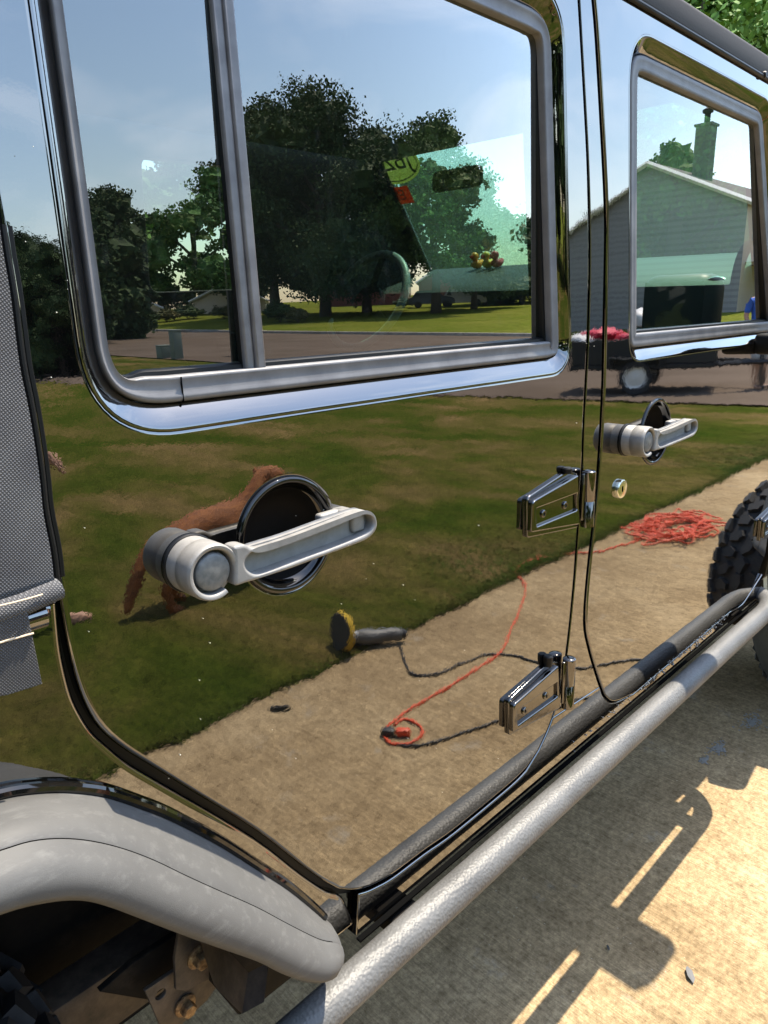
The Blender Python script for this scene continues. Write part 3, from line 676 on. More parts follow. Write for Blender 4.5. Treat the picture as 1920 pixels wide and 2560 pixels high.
# --- side step: one hammered tube bent in to the body at both ends, on brackets
SY, SZ, SR = -0.050, 0.583, 0.0256
xs0, xs1 = 0.30, 2.18
pts = [(xs0 - 0.075, 0.10, SZ - 0.02), (xs0 - 0.06, 0.02, SZ - 0.015), (xs0 - 0.02, SY + 0.018, SZ - 0.006), (xs0 + 0.06, SY, SZ)]
pts = spline(pts, False, 6)[:-1] + [(xs0 + 0.06 + (xs1 - xs0 - 0.16) * i / 30, SY, SZ) for i in range(31)] + spline([(xs1 - 0.10, SY, SZ), (xs1 - 0.03, SY + 0.012, SZ), (xs1 + 0.02, SY + 0.055, SZ), (xs1 + 0.035, 0.05, SZ), (xs1 + 0.04, 0.12, SZ)], False, 6)[1:]
bm = bmesh.new(); tube(bm, pts, SR, 28); bmobj('side_step', bm, MT['tube'], CAR, angle=180)
for bx in (0.62, 2.06):
    bm = bmesh.new(); box(bm, (bx, 0.02, SZ - 0.03), (0.055, 0.15, 0.03), None, 0.005, 2); bmobj('step_bracket', bm, MT['chassis'], CAR)

# --- fender flare: lofted through four measured lines
inn = [(-260, 2110), (-120, 2030), (0, 1991), (77, 1978), (154, 1974), (231, 1980), (282, 1991), (347, 2013), (424, 2043), (540, 2103), (640, 2167), (717, 2217), (780, 2270), (806, 2296)]
sea = [(-260, 2240), (-120, 2165), (0, 2128), (77, 2105), (154, 2098), (231, 2105), (309, 2124), (386, 2153), (463, 2190), (540, 2225), (640, 2269), (717, 2310), (794, 2348), (830, 2356)]
bot = [(-260, 2430), (-120, 2330), (0, 2281), (77, 2259), (154, 2247), (212, 2248), (270, 2263), (347, 2292), (463, 2337), (550, 2368), (640, 2400), (698, 2429), (756, 2450), (794, 2454)]
pi_ = spline([tuple(Vector((*L(x, y, 0.001), 0))) for x, y in inn], False, 4)
ps_ = spline([tuple(atY(x, y, -0.066)) for x, y in sea], False, 4)
pb_ = spline([tuple(atY(x, y, -0.086)) for x, y in bot], False, 4)
rows = []
for a, s, b in zip(pi_, ps_, pb_):
    A = MP @ Vector((a[0], a[1], 0.001)); S = Vector(s); Bv = Vector(b)
    out = (S + Bv) / 2 + Vector((0, -0.017, 0.004)); out2 = S.lerp(Bv, 0.22) + Vector((0, -0.012, 0.0035)); out3 = S.lerp(Bv, 0.8) + Vector((0, -0.0125, 0))
    r_ = [A + Vector((0, 0.003, -0.012)), A, A.lerp(S, 0.33) + Vector((0, 0, 0.004)), A.lerp(S, 0.66) + Vector((0, 0, 0.006)), S + Vector((0, 0.0016, 0.0022)), S + Vector((0, 0.0004, -0.0022)), S + Vector((0, -0.0014, 0.001)), out2, out, out3, Bv + Vector((0, -0.003, 0)), Bv + Vector((0, 0.012, -0.004)), Bv + Vector((0, 0.05, 0.012)), Bv + Vector((0, 0.085, 0.035))]
    rows.append(r_)
# rounded nose at the front end
last = rows[-1]; cen = sum(last[1:12], Vector()) / 11; ax_ = (rows[-1][6] - rows[-4][6]).normalized()
for sc_, st in ((0.97, 0.010), (0.86, 0.019), (0.65, 0.026), (0.3, 0.030), (0.02, 0.031)):
    rows.append([cen + (p - cen) * sc_ + ax_ * st for p in last])
verts = [p for r_ in rows for p in r_]; nc = len(rows[0])
faces = [(i * nc + j, i * nc + j + 1, (i + 1) * nc + j + 1, (i + 1) * nc + j) for i in range(len(rows) - 1) for j in range(nc - 1)]
fl = meshobj('fender_flare', verts, faces, MT['flare'], CAR, True); fl.data.set_sharp_from_angle(angle=D2R(70))
bm = bmesh.new(); tube(bm, [r_[5] + Vector((0, -0.0006, 0.0022)) for r_ in rows[:-5]], 0.0011, 6); bmobj('flare_seam', bm, MT['dark'], fl)
# black lip where the flare meets the body
lipv = []
for a in pi_: 
    p = MP @ Vector((a[0], a[1], 0.0)); lipv.append(p + Vector((0.0, -0.004, 0.004)))
bm = bmesh.new(); tube(bm, lipv, 0.006, 10); bmobj('flare_gasket', bm, MT['gloss'], fl)

# --- inner arch, frame rail, body-mount bracket and bolts under the flare
ZM = Matrix.Identity(4)
bm = bmesh.new(); prof = []
for i in range(25):
    a = math.pi * (0.02 + 0.80 * i / 24); prof.append((-0.05 + 0.56 * math.cos(a), 0.46 + 0.53 * math.sin(a)))
A = [bm.verts.new((x, 0.035, z)) for x, z in prof]; Bq = [bm.verts.new((x, 0.34, z)) for x, z in prof]
for i in range(24): bm.faces.new((A[i], A[i + 1], Bq[i + 1], Bq[i]))
bm.faces.new(Bq)
bmobj('inner_arch', bm, MT['chassis'], CAR, angle=60)
bm = bmesh.new()
R1 = Matrix.Translation((0.33, 0.27, atY(208, 2480, 0.24).z - 0.05))
box(bm, (0, 0, 0), (1.5, 0.06, 0.10), R1, 0.008, 2); bmobj('frame_rail', bm, MT['dust'], CAR)
def upx(px, py, y): return atY(px, py, y)
def flatplate(name, pxs, y, th, material, holes=(), bev=0.001):
    o0 = Vector((0, y, 0)); MM = Matrix(((1, 0, 0, 0), (0, 0, -1, y), (0, 1, 0, 0), (0, 0, 0, 1)))
    pl = [(upx(x, yy, y).x, upx(x, yy, y).z) for x, yy in pxs]
    hl = [circle((upx(x, yy, y).x, upx(x, yy, y).z), r, 20) for x, yy, r in holes]
    return plate(name, pl, hl, 0.0, th, bev, material, CAR, MM, 2)
boxpart0 = bmesh.new(); box(boxpart0, (0.35, 0.62, 0.52), (1.5, 0.5, 0.52), None, 0.03, 2); bmobj('shade_backing', boxpart0, MT['chassis'], CAR)  # added dark box, stands in for the shade seen through the wheel arch
flatplate('mount_bracket', [(448, 2325), (437, 2400), (440, 2475), (465, 2478), (540, 2440), (600, 2400), (570, 2300)], 0.10, 0.006, MT['dust'])
flatplate('link_bracket', [(362, 2478), (440, 2425), (560, 2440), (520, 2500), (440, 2575), (405, 2575)], 0.12, 0.006, MT['dust'], [(402, 2486, 0.0075)])
flatplate('inner_plate', [(250, 2480), (330, 2410), (450, 2330), (480, 2420), (370, 2500)], 0.16, 0.01, MT['chassis'])
def bolt(px, py, y, r):
    p = upx(px, py, y); R = Matrix.Translation(p) @ Matrix.Rotation(math.pi / 2, 4, 'X'); b = empty('chassis_bolt', parent=CAR)
    bm = bmesh.new(); lathe(bm, [(r * 1.45, 0.0), (r * 1.45, r * 0.25), (r * 1.2, r * 0.4), (r * 1.05, r * 0.45)], 28, R); bmobj('washer', bm, MT['rust'], b, angle=40)
    bm = bmesh.new(); lathe(bm, [(r, r * 0.4), (r, r * 1.3), (r * 0.85, r * 1.5)], 6, R); bmobj('bolt_head', bm, MT['rust'], b, angle=20)
bolt(462, 2512, 0.118, 0.0105); bolt(495, 2390, 0.09, 0.011)
# bent body-mount strap
o_ = [(500, 2350), (525, 2400), (545, 2470), (600, 2540), (640, 2520)]
bm = bmesh.new(); ra = []; rb_ = []
for (x, y) in [(497, 2340), (510, 2385), (522, 2425), (535, 2462), (547, 2478), (575, 2505), (605, 2535), (660, 2505)]:
    p = upx(x, y, 0.035); ra.append(bm.verts.new(p)); rb_.append(bm.verts.new(p + Vector((0.035, 0.035, 0.012))))
for i in range(7): bm.faces.new((ra[i], ra[i + 1], rb_[i + 1], rb_[i]))
r = bmesh.ops.solidify(bm, geom=bm.faces[:], thickness=0.004)
bmobj('body_mount_strap', bm, MT['dust'], CAR, angle=40)
flatplate('mount_foot', [(545, 2330), (660, 2400), (740, 2440), (640, 2520), (600, 2542), (548, 2480)], 0.075, 0.03, MT['chassis'], (), 0.006)

# --- wheels: chunky off-road tread, each lug its own piece
def wheel(name, c, steer, ry=0.0):
    e = empty(name, c, steer, CAR); Rw, Wd = 0.425, 0.27
    T = Matrix.Rotation(math.pi / 2, 4, 'X')
    bm = bmesh.new(); prof = [(0.225, -0.11), (0.25, -0.125), (0.33, -0.138), (0.39, -0.130), (0.412, -0.118), (0.422, -0.09), (0.425, 0), (0.422, 0.09), (0.412, 0.118), (0.39, 0.130), (0.33, 0.138), (0.25, 0.125), (0.225, 0.11)]
    lathe(bm, prof, 72, T, caps=False); ty = bmobj('tyre', bm, MT['tyre'], e, angle=60)
    bm = bmesh.new(); lathe(bm, [(0.225, -0.11), (0.21, -0.10), (0.20, -0.05), (0.07, -0.035), (0.06, -0.06), (0.0001, -0.065)], 48, T.inverted(), caps=False); lathe(bm, [(0.225, -0.11), (0.21, -0.10), (0.20, -0.05), (0.07, -0.035), (0.06, -0.06), (0.0001, -0.065)], 48, T, caps=False)
    bmobj('rim', bm, MT['rim'], e)
    rr = random.Random(3); bm = bmesh.new()
    shapes = [[(-0.030, -0.016), (0.028, -0.020), (0.034, 0.006), (0.008, 0.022), (-0.032, 0.015)], [(-0.026, -0.020), (0.006, -0.024), (0.030, -0.004), (0.022, 0.020), (-0.030, 0.018)]]
    lugs = []
    for s in shapes:
        b2 = bmesh.new(); lo = [b2.verts.new((x, y, 0)) for x, y in s]; hi = [b2.verts.new((x * 0.86, y * 0.86, 0.016)) for x, y in s]; k = len(s)
        b2.faces.new(hi); b2.faces.new(lo[::-1])
        for i in range(k): b2.faces.new((lo[i], lo[(i + 1) % k], hi[(i + 1) % k], hi[i]))
        me = bpy.data.meshes.new('tread_lug'); bmesh.ops.recalc_face_normals(b2, faces=b2.faces); b2.to_mesh(me); b2.free(); me.materials.append(MT['tyre']); lugs.append(me)
    n = 44
    for i in range(n):
        for row, yy in enumerate((-0.098, -0.035, 0.035, 0.098)):
            a = 2 * math.pi * (i + (0.5 if row % 2 else 0) + 0.12 * rr.random()) / n
            o = bpy.data.objects.new('tread_lug', lugs[(i + row) % 2]); link(o, ty)
            tilt = (0.38 if abs(yy) > 0.08 else 0.0) * (1 if yy > 0 else -1)
            rad = 0.416 if abs(yy) > 0.08 else 0.4225
            o.matrix_basis = Matrix.Rotation(-a, 4, 'Y') @ Matrix.Translation((0, yy, rad)) @ Matrix.Rotation(-tilt, 4, 'X') @ Matrix.Rotation(1.57 * (row % 2) + rr.uniform(-0.25, 0.25) + (0.5 if yy > 0 else -0.5), 4, 'Z')
    return e
wheel('rear_wheel', (-0.235, 0.205, 0.44), 0.0)
wheel('front_wheel', (2.89, 0.02, 0.44), D2R(31))

# --- bodywork ahead of the doors
bm = bmesh.new(); box(bm, (2.32, 0.78, 0.98), (0.22, 1.50, 0.80), None, 0.02, 2); bmobj('cowl_panel', bm, MT['paint'], CAR)
bm = bmesh.new(); box(bm, (3.05, 0.80, 1.02), (1.30, 1.16, 0.62), None, 0.04, 3); bmobj('bonnet', bm, MT['paint'], CAR)
bm = bmesh.new(); box(bm, (2.9, 0.80, 0.60), (1.7, 0.9, 0.22), None, 0.02, 1); bmobj('engine_tray', bm, MT['chassis'], CAR)
bm = bmesh.new(); box(bm, (2.95, 0.13, 0.97), (1.10, 0.26, 0.05), None, 0.02, 2); bmobj('wing_panel', bm, MT['paint'], CAR)
c = fl.copy(); c.data = fl.data.copy(); c.data.transform(Matrix.Translation((2.80, 0, 0)) @ Matrix.Diagonal((-1, 1, 1, 1))); c.data.flip_normals(); COL.objects.link(c); c.parent = CAR

# --- wing mirror on the front door (its shadow crosses the step and the drive)
bm = bmesh.new(); box(bm, (1.945, -0.118, 1.415), (0.12, 0.185, 0.185), None, 0.035, 4)
MIR = bmobj('wing_mirror', bm, MT['rubber'], CAR, angle=180)
bm = bmesh.new(); box(bm, (1.955, -0.02, 1.335), (0.06, 0.09, 0.05), None, 0.012, 3); bmobj('mirror_arm', bm, MT['rubber'], MIR)
bm = bmesh.new(); box(bm, (1.884, -0.118, 1.415), (0.004, 0.155, 0.15), None, 0.001, 1); bmobj('mirror_glass', bm, mat('mirror_glass', (0.03, 0.035, 0.045), 0.02, 1.0), MIR)

# --- roof rail above the doors
g0 = L(1581, 0, 0.004)[1] ; 
bm = bmesh.new(); box(bm, (1.0, g0 + 0.024, -0.012), (3.2, 0.046, 0.034), MP, 0.008, 3)
RAIL = bmobj('roof_rail', bm, MT['rail'], CAR)
bm = bmesh.new(); tube(bm, [MP @ Vector((-0.6, g0 + 0.0015, 0.004)), MP @ Vector((2.6, g0 + 0.0015, 0.004))], 0.0045, 10); bmobj('rail_gasket', bm, MT['rubber'], RAIL)
kn = L(1280 + 1645 * CR, 500 * CR, 0.01)
bm = bmesh.new(); lathe(bm, [(0.007, -0.01), (0.007, 0.006), (0.005, 0.009), (0.0001, 0.0095)], 20, MP @ Matrix.Translation((kn[0], g0 + 0.004, 0.002))); bmobj('rail_screw', bm, MT['rubber'], RAIL)
bm = bmesh.new(); box(bm, (0.92, 0.78, g0 + ZR + 0.065), (2.30, 1.40, 0.03), None, 0.01, 2); bmobj('roof_panel', bm, mat('roof_liner', (0.02, 0.02, 0.021), 0.9), CAR)

# --- cabin seen through the panes
DK = mat('cabin_dark', (0.012, 0.012, 0.013), 0.8); DASH = mat('dash_grey', (0.075, 0.08, 0.08), 0.6)
bump(DASH, noise_n(DASH, coord(DASH), 400, 2), 0.2, 0.0006)
def boxpart(name, c, s, material, parent=CAR, bev=0.01, M=None):
    bm = bmesh.new(); box(bm, c, s, M, bev, 2); return bmobj(name, bm, material, parent)
MXZ = Matrix(((1, 0, 0, 0), (0, 0, -1, 1.53), (0, 1, 0, 0), (0, 0, 0, 1)))
plate('far_side_panel', [(-0.7, 0.6), (2.45, 0.6), (2.45, 1.56), (2.12, 1.98), (-0.7, 1.98)],
      [fillet([(1.125, 1.49), (1.47, 1.50), (1.49, 1.88), (1.14, 1.87)], 0.03, 5)], 0.0, 0.04, 0.004, DK, CAR, MXZ)
boxpart('cabin_floor', (1.55, 0.78, 0.60), (1.7, 1.4, 0.04), DK)
boxpart('rear_bulkhead', (-0.66, 0.78, 1.25), (0.04, 1.4, 1.4), DK)
boxpart('firewall', (2.42, 0.78, 1.08), (0.05, 1.4, 0.94), DK)
boxpart('dashboard', (2.22, 0.775, 1.43), (0.40, 1.38, 0.22), DASH, bev=0.045, M=Matrix.Translation((2.22, 0, 1.43)) @ Matrix.Rotation(D2R(-14), 4, 'Y') @ Matrix.Translation((-2.22, 0, -1.43)))
boxpart('dash_cowl', (2.38, 0.775, 1.545), (0.10, 1.40, 0.035), DASH, bev=0.012)
for yy in (0.34, 1.16):
    st = empty('front_seat', (1.32, yy, 0.50), 0, CAR)
    M2 = Matrix.Rotation(D2R(-12), 4, 'Y')
    boxpart('seat_back', (-0.05, 0, 0.50), (0.14, 0.44, 0.56), DK, st, 0.05, M2); boxpart('seat_cushion', (0.25, 0, 0.22), (0.48, 0.46, 0.16), DK, st, 0.05)
    boxpart('headrest', (-0.05, 0, 0.86), (0.09, 0.20, 0.10), DK, st, 0.03, M2)
boxpart('rear_seat', (0.62, 0.80, 1.02), (0.16, 1.0, 0.5), DK, bev=0.05)
wsb = (2.40, 1.555); wst = (2.09, 1.965)
ln = math.hypot(wst[0] - wsb[0], wst[1] - wsb[1]); uy = Vector(((wst[0] - wsb[0]) / ln, 0, (wst[1] - wsb[1]) / ln)); ux = Vector((0, 1, 0)); uz = ux.cross(uy)
MW = Matrix(((ux[0], uy[0], uz[0], wsb[0]), (ux[1], uy[1], uz[1], 0.0), (ux[2], uy[2], uz[2], wsb[1]), (0, 0, 0, 1)))
WS_o = [(0.03, -0.02), (1.54, -0.02), (1.54, ln + 0.05), (0.03, ln + 0.05)]
WS_i = fillet([(0.10, 0.012), (1.475, 0.012), (1.46, ln + 0.012), (0.115, ln + 0.012)], 0.04, 6)
WSF = plate('windscreen_frame', WS_o, [WS_i], 0.0, 0.024, 0.005, MT['gloss'], CAR, MW)
plate('windscreen', inset(ccw(WS_i), -0.01), [], -0.008, 0.005, 0.0005, MT['glass_w'], CAR, MW)
# stickers on the windscreen, lettering facing forwards
cream = mat('decal_cream', (0.55, 0.55, 0.25), 0.6); ink = mat('decal_ink', (0.05, 0.06, 0.03), 0.6); orange = mat('decal_orange', (0.55, 0.13, 0.05), 0.6); pale = mat('decal_pale', (0.6, 0.5, 0.4), 0.6)
for q_ in (cream, orange, pale):
    nt_ = q_.node_tree; pb = nt_.nodes['Principled BSDF']; tl = nt_.nodes.new('ShaderNodeBsdfTranslucent'); tl.inputs[0].default_value = pb.inputs['Base Color'].default_value; m_ = nt_.nodes.new('ShaderNodeMixShader'); m_.inputs[0].default_value = 0.7
    nt_.links.new(pb.outputs[0], m_.inputs[1]); nt_.links.new(tl.outputs[0], m_.inputs[2]); nt_.links.new(m_.outputs[0], nt_.nodes['Material Output'].inputs[0])
def ws_local(px, py):
    d = ray(px, py); o0 = Vector((wsb[0], 0, wsb[1])); h = CAM + d * ((o0 - CAM).dot(uz) / d.dot(uz)); r_ = h - o0
    return (r_.dot(ux), r_.dot(uy))
so_ = ws_local(985, 408); 
def text_mesh(name, body, size, material, parent, M):
    cu = bpy.data.curves.new(name, 'FONT'); cu.body = body; cu.size = size; cu.align_x = 'CENTER'; cu.align_y = 'CENTER'; cu.extrude = 0.0004
    o = bpy.data.objects.new(name, cu); COL.objects.link(o); dg = bpy.context.evaluated_depsgraph_get()
    me = bpy.data.meshes.new_from_object(o.evaluated_get(dg)); bpy.data.objects.remove(o); bpy.data.curves.remove(cu); me.transform(M)
    me.materials.clear(); me.materials.append(material); return link(bpy.data.objects.new(name, me), parent)
el = [(so_[0] + 0.135 * math.cos(a), so_[1] + 0.075 * math.sin(a)) for a in [2 * math.pi * i / 40 for i in range(40)]]
ST = plate('oval_sticker', el, [], -0.0135, 0.001, 0.0001, cream, CAR, MW, 0)
S0 = MW @ Matrix.Translation((so_[0], so_[1] + 0.012, -0.0146)) @ Matrix.Rotation(math.pi, 4, 'Y')
back = MW @ Matrix.Translation((so_[0], so_[1] + 0.012, -0.0146))
# readable from in front of the car, mirrored from inside
nrm_front = uz if uz.x > 0 else -uz
fl_ = Matrix.Identity(4) if uz.x > 0 else Matrix.Rotation(math.pi, 4, 'Y')
h_in = -0.0148 if True else 0
text_mesh('sticker_letters', 'JBZ3', 0.10, ink, ST, MW @ Matrix.Translation((so_[0], so_[1] + 0.012, -0.0150)) @ fl_)
loft('sticker_ring', ccw(el), [(0.010, -0.0147), (0.010, -0.0143), (0.014, -0.0143), (0.014, -0.0147)], ink, ST, MW)
oo = ws_local(992, 486)
ST2 = plate('orange_sticker', [(oo[0] - 0.085, oo[1] - 0.035), (oo[0] + 0.085, oo[1] - 0.035), (oo[0] + 0.085, oo[1] + 0.035), (oo[0] - 0.085, oo[1] + 0.035)], [], -0.0135, 0.001, 0.0001, orange, CAR, MW, 0)
text_mesh('sticker_letters', 'ENZ', 0.06, pale, ST2, MW @ Matrix.Translation((oo[0], oo[1], -0.0150)) @ fl_)
mp_ = ws_local(1200, 440)
bm = bmesh.new(); box(bm, (0, 0, 0), (0.03, 0.21, 0.065), Matrix.Translation((2.02, MW.translation.y + mp_[0] * 0.985 + 0.0, 1.84)), 0.02, 3); bmobj('rear_view_mirror', bm, DK, CAR)
# steering wheel
SW = empty('steering_wheel', (1.90, 1.375, 1.455), 0, CAR); SW.rotation_euler = (0, D2R(-62), 0)
bm = bmesh.new(); lathe(bm, [(0.185 + 0.015 * math.cos(a), 0.015 * math.sin(a)) for a in [2 * math.pi * i / 12 for i in range(13)]], 48, caps=False); bmobj('wheel_rim', bm, mat('wheel_leather', (0.30, 0.34, 0.33), 0.4), SW)
bm = bmesh.new(); lathe(bm, [(0.065, -0.03), (0.065, 0.0), (0.05, 0.012), (0.0001, 0.014)], 24); bmobj('wheel_hub', bm, DK, SW)
for a in (0, 2.2, 4.1):
    bm = bmesh.new(); box(bm, (0.115, 0, -0.008), (0.15, 0.035, 0.012), Matrix.Rotation(a, 4, 'Z'), 0.004, 1); bmobj('wheel_spoke', bm, DK, SW)
# round air vent at the end of the dash
vp = CAM + ray(1545 * 1.1573, 640 * 1.1573) * (2.04 / ray(1545 * 1.1573, 640 * 1.1573).x)
VN = empty('air_vent', parent=CAR); TV = Matrix.Translation(vp) @ Matrix.Rotation(-math.pi / 2, 4, 'Y')
bm = bmesh.new(); lathe(bm, [(0.048, -0.05), (0.052, 0.0), (0.049, 0.006), (0.044, 0.004), (0.042, -0.01)], 40, TV, caps=False); bmobj('vent_ring', bm, mat('vent_grey', (0.45, 0.5, 0.5), 0.3, 0.3), VN)
bm = bmesh.new(); lathe(bm, [(0.043, -0.012), (0.0001, -0.011)], 32, TV, caps=False); bmobj('vent_back', bm, DK, VN)
for i in range(4):
    bm = bmesh.new(); yy = -0.024 + i * 0.016; w_ = 2 * math.sqrt(max(0.0001, 0.041 ** 2 - yy * yy)); box(bm, (yy, 0, -0.004), (0.003, w_, 0.012), TV, 0.001, 1); bmobj('vent_slat', bm, MT['gloss'], VN)
bm = bmesh.new(); tube(bm, spline([(2.0, 0.10, 1.40), (1.99, 0.105, 1.46), (2.02, 0.11, 1.535), (2.08, 0.115, 1.575), (2.2, 0.12, 1.585)], False, 6), 0.014, 12); bmobj('grab_handle', bm, DK, CAR)
# toy ducks along the dash, against the windscreen
def duck(px, py, col, label, x=2.30):
    d = ray(px, py); p = CAM + d * (x / d.x); p.z = 1.566; s = 0.85
    e = tag(empty('toy_duck', p, math.pi), label, 'toy', 'toy ducks on the dashboard')
    M1 = mat('duck_vinyl', col, 0.4)
    bm = bmesh.new(); bmesh.ops.create_uvsphere(bm, u_segments=16, v_segments=10, radius=0.5)
    for q in bm.verts: q.co = Vector((q.co.x * 0.062 * s, q.co.y * 0.046 * s, 0.019 * s + q.co.z * 0.038 * s)) + (Vector((-0.012, 0, 0.012)) * max(0, -q.co.x * 2) if q.co.x < -0.3 else Vector())
    r_ = bmesh.ops.create_uvsphere(bm, u_segments=14, v_segments=10, radius=0.019 * s, matrix=Matrix.Translation((0.016 * s, 0, 0.051 * s)))
    bmobj('duck_body', bm, M1, e, angle=180)
    bm = bmesh.new(); bmesh.ops.create_cone(bm, segments=10, radius1=0.008, radius2=0.003, depth=0.016, cap_ends=True, matrix=Matrix.Translation((0.040 * s, 0, 0.049 * s)) @ Matrix.Rotation(math.pi / 2, 4, 'Y')); bmobj('beak', bm, orange, e)
duck(1192, 640, (0.95, 0.38, 0.02), 'orange toy duck on the dashboard behind the windscreen, beside a yellow one')
duck(1220, 640, (0.95, 0.72, 0.08), 'yellow toy duck on the dashboard behind the windscreen')
duck(1242, 645, (0.7, 0.10, 0.10), 'pink red toy duck at the end of the row on the dashboard')

# --- droplets left standing on the sill
bm = bmesh.new(); rr = random.Random(5)
for i in range(260):
    t = rr.random(); x = 1.05 + 0.88 * t ** 0.7
    y = 0.014 + rr.gauss(0, 0.006) + 0.010 * (t - 0.4)
    r0 = rr.uniform(0.0010, 0.0026) * (1.0 if t > 0.25 else 0.8)
    if t < 0.3 and rr.random() < 0.6: continue
    bmesh.ops.create_icosphere(bm, subdivisions=1, radius=r0, matrix=MP @ Matrix.Translation((x, y, 0.0006)) @ Matrix.Diagonal((1.3, 1, 0.7, 1)))
WD = mat('water_bead', (0.16, 0.165, 0.17), 0.05, 0.0, 1.5)
tag(bmobj('sill_droplets', bm, WD, CAR, angle=180), kind='stuff')
# polish specks on the paint and canvas
bm = bmesh.new()
for i in range(80):
    px = rr.uniform(0, 1900); py = rr.uniform(0, 2050); p = L(px, py)
    if py > 2150 - px * 0.25 and px < 900: continue
    inw = WO[0] and (min(q[0] for q in WO) < p[0] < max(q[0] for q in WO)) and p[1] > z_b
    inf = (min(q[0] for q in FWO) < p[0] < max(q[0] for q in FWO)) and p[1] > fw_b
    if inw or inf or p[1] < 0.05: continue
    bmesh.ops.create_icosphere(bm, subdivisions=1, radius=rr.uniform(0.0003, 0.0007), matrix=MP @ Matrix.Translation((p[0], p[1], 0.001 if px > 110 else 0.02)))
tag(bmobj('polish_specks', bm, mat('dried_polish', (0.7, 0.69, 0.62), 0.9), CAR, angle=180), kind='stuff')

# ================================================================== things on the lawn and drive
ORN = mat('orange_cable', (0.62, 0.075, 0.02), 0.5); BLK = mat('black_cable', (0.015, 0.015, 0.015), 0.5)
def cable(name, pts, r, material, label, cat, group=None):
    bm = bmesh.new(); tube(bm, spline(pts, False, 6), r, 7); return tag(bmobj(name, bm, material, angle=180), label, cat, group)
def gp(l, z=0.006): return [tuple(onground(x, y, z)) for x, y in l]
cable('extension_cord', gp([(987, 1812), (1010, 1797), (1041, 1808), (1057, 1832), (1026, 1858), (980, 1858), (961, 1839), (968, 1816), (1006, 1785), (1084, 1739), (1180, 1681), (1250, 1627), (1280, 1566), (1303, 1511), (1313, 1473), (1303, 1446), (1288, 1432), (1300, 1412), (1334, 1398), (1350, 1405), (1345, 1392), (1384, 1392), (1434, 1384), (1488, 1380), (1550, 1363), (1608, 1346)]), 0.0055, ORN,
      'orange extension cord running along the lawn edge of the driveway', 'cord')
pl_ = []; c0 = onground(1690, 1328, 0.0); rr = random.Random(9)
for i in range(150):
    a = i * 0.55 + rr.uniform(-0.2, 0.2); ra_ = rr.uniform(0.16, 0.42)
    pl_.append((c0.x + ra_ * 0.95 * math.cos(a) + rr.uniform(-0.1, 0.1), c0.y + ra_ * 0.62 * math.sin(a) + rr.uniform(-0.05, 0.05), 0.01 + 0.05 * rr.random()))
cable('extension_cord', pl_, 0.0055, ORN, 'tangled pile of orange extension cord on the driveway', 'cord')
cable('power_cord', gp([(999, 1612), (1010, 1650), (1026, 1681), (1057, 1689), (1103, 1681), (1161, 1654), (1219, 1635), (1280, 1637), (1326, 1650), (1365, 1660), (1457, 1671), (1511, 1660), (1558, 1652), (1612, 1650), (1640, 1690), (1560, 1740), (1457, 1745), (1430, 1762), (1360, 1775), (1280, 1789), (1180, 1824), (1084, 1855), (1026, 1866), (987, 1858)]), 0.0048, BLK,
      'black power cord of the polisher looping over the driveway', 'cord')
# plug lying in the orange loop
pp = onground(985, 1840, 0.0); PLG = tag(empty('cord_plug', pp, 0.9), 'black plug joined to an orange socket on the driveway', 'plug')
bm = bmesh.new(); box(bm, (-0.02, 0, 0.016), (0.05, 0.034, 0.03), None, 0.008, 2); bmobj('plug_body', bm, BLK, PLG)
bm = bmesh.new(); box(bm, (0.035, 0, 0.017), (0.055, 0.032, 0.028), None, 0.009, 2); bmobj('socket_body', bm, ORN, PLG)
# rotary polisher lying on the grass edge
q0 = onground(990, 1592, 0.03); q1 = onground(870, 1600, 0.05)
PO = tag(empty('polisher', (q0.x, q0.y, 0)), 'grey and black rotary polisher with yellow pad on the lawn edge', 'polisher')
d_ = Vector((q1.x - q0.x, q1.y - q0.y, 0)); dl = max(0.26, d_.length); d_.normalize(); PO.rotation_euler = (0, 0, math.atan2(d_.y, d_.x))
bm = bmesh.new(); tube(bm, [(-0.02, 0, 0.045), (0.0, 0, 0.047), (0.10, 0, 0.05), (0.16, 0, 0.052), (0.19, 0, 0.055)], [0.026, 0.03, 0.034, 0.036, 0.03], 18); bmobj('motor_body', bm, mat('tool_grey', (0.09, 0.09, 0.09), 0.5), PO)
bm = bmesh.new(); tube(bm, [(-0.05, 0, 0.04), (-0.02, 0, 0.045)], [0.02, 0.027], 14); bmobj('rear_grip', bm, BLK, PO)
bm = bmesh.new(); tube(bm, [(0.185, 0, 0.055), (0.205, 0, 0.06), (0.225, 0, 0.07)], [0.03, 0.034, 0.022], 16); bmobj('gear_head', bm, mat('tool_alloy', (0.3, 0.3, 0.3), 0.4, 0.8), PO)
RP = Matrix.Translation((0.235, 0.0, 0.092)) @ Matrix.Rotation(D2R(78), 4, 'Y') @ Matrix.Rotation(D2R(20), 4, 'X')
bm = bmesh.new(); lathe(bm, [(0.0001, -0.008), (0.07, -0.008), (0.088, 0.0), (0.092, 0.018), (0.086, 0.034)], 32, RP, caps=False)
YP = mat('yellow_wool', (0.50, 0.33, 0.03), 0.95); bump(YP, noise_n(YP, coord(YP), 160, 3), 0.9, 0.01); PAD = bmobj('polishing_pad', bm, YP, PO, angle=60)
bm = bmesh.new(); lathe(bm, [(0.087, 0.032), (0.08, 0.038), (0.0001, 0.040)], 32, RP, caps=False); FP = mat('used_pad_face', (0.06, 0.052, 0.035), 0.95); bmobj('pad_face', bm, FP, PO)
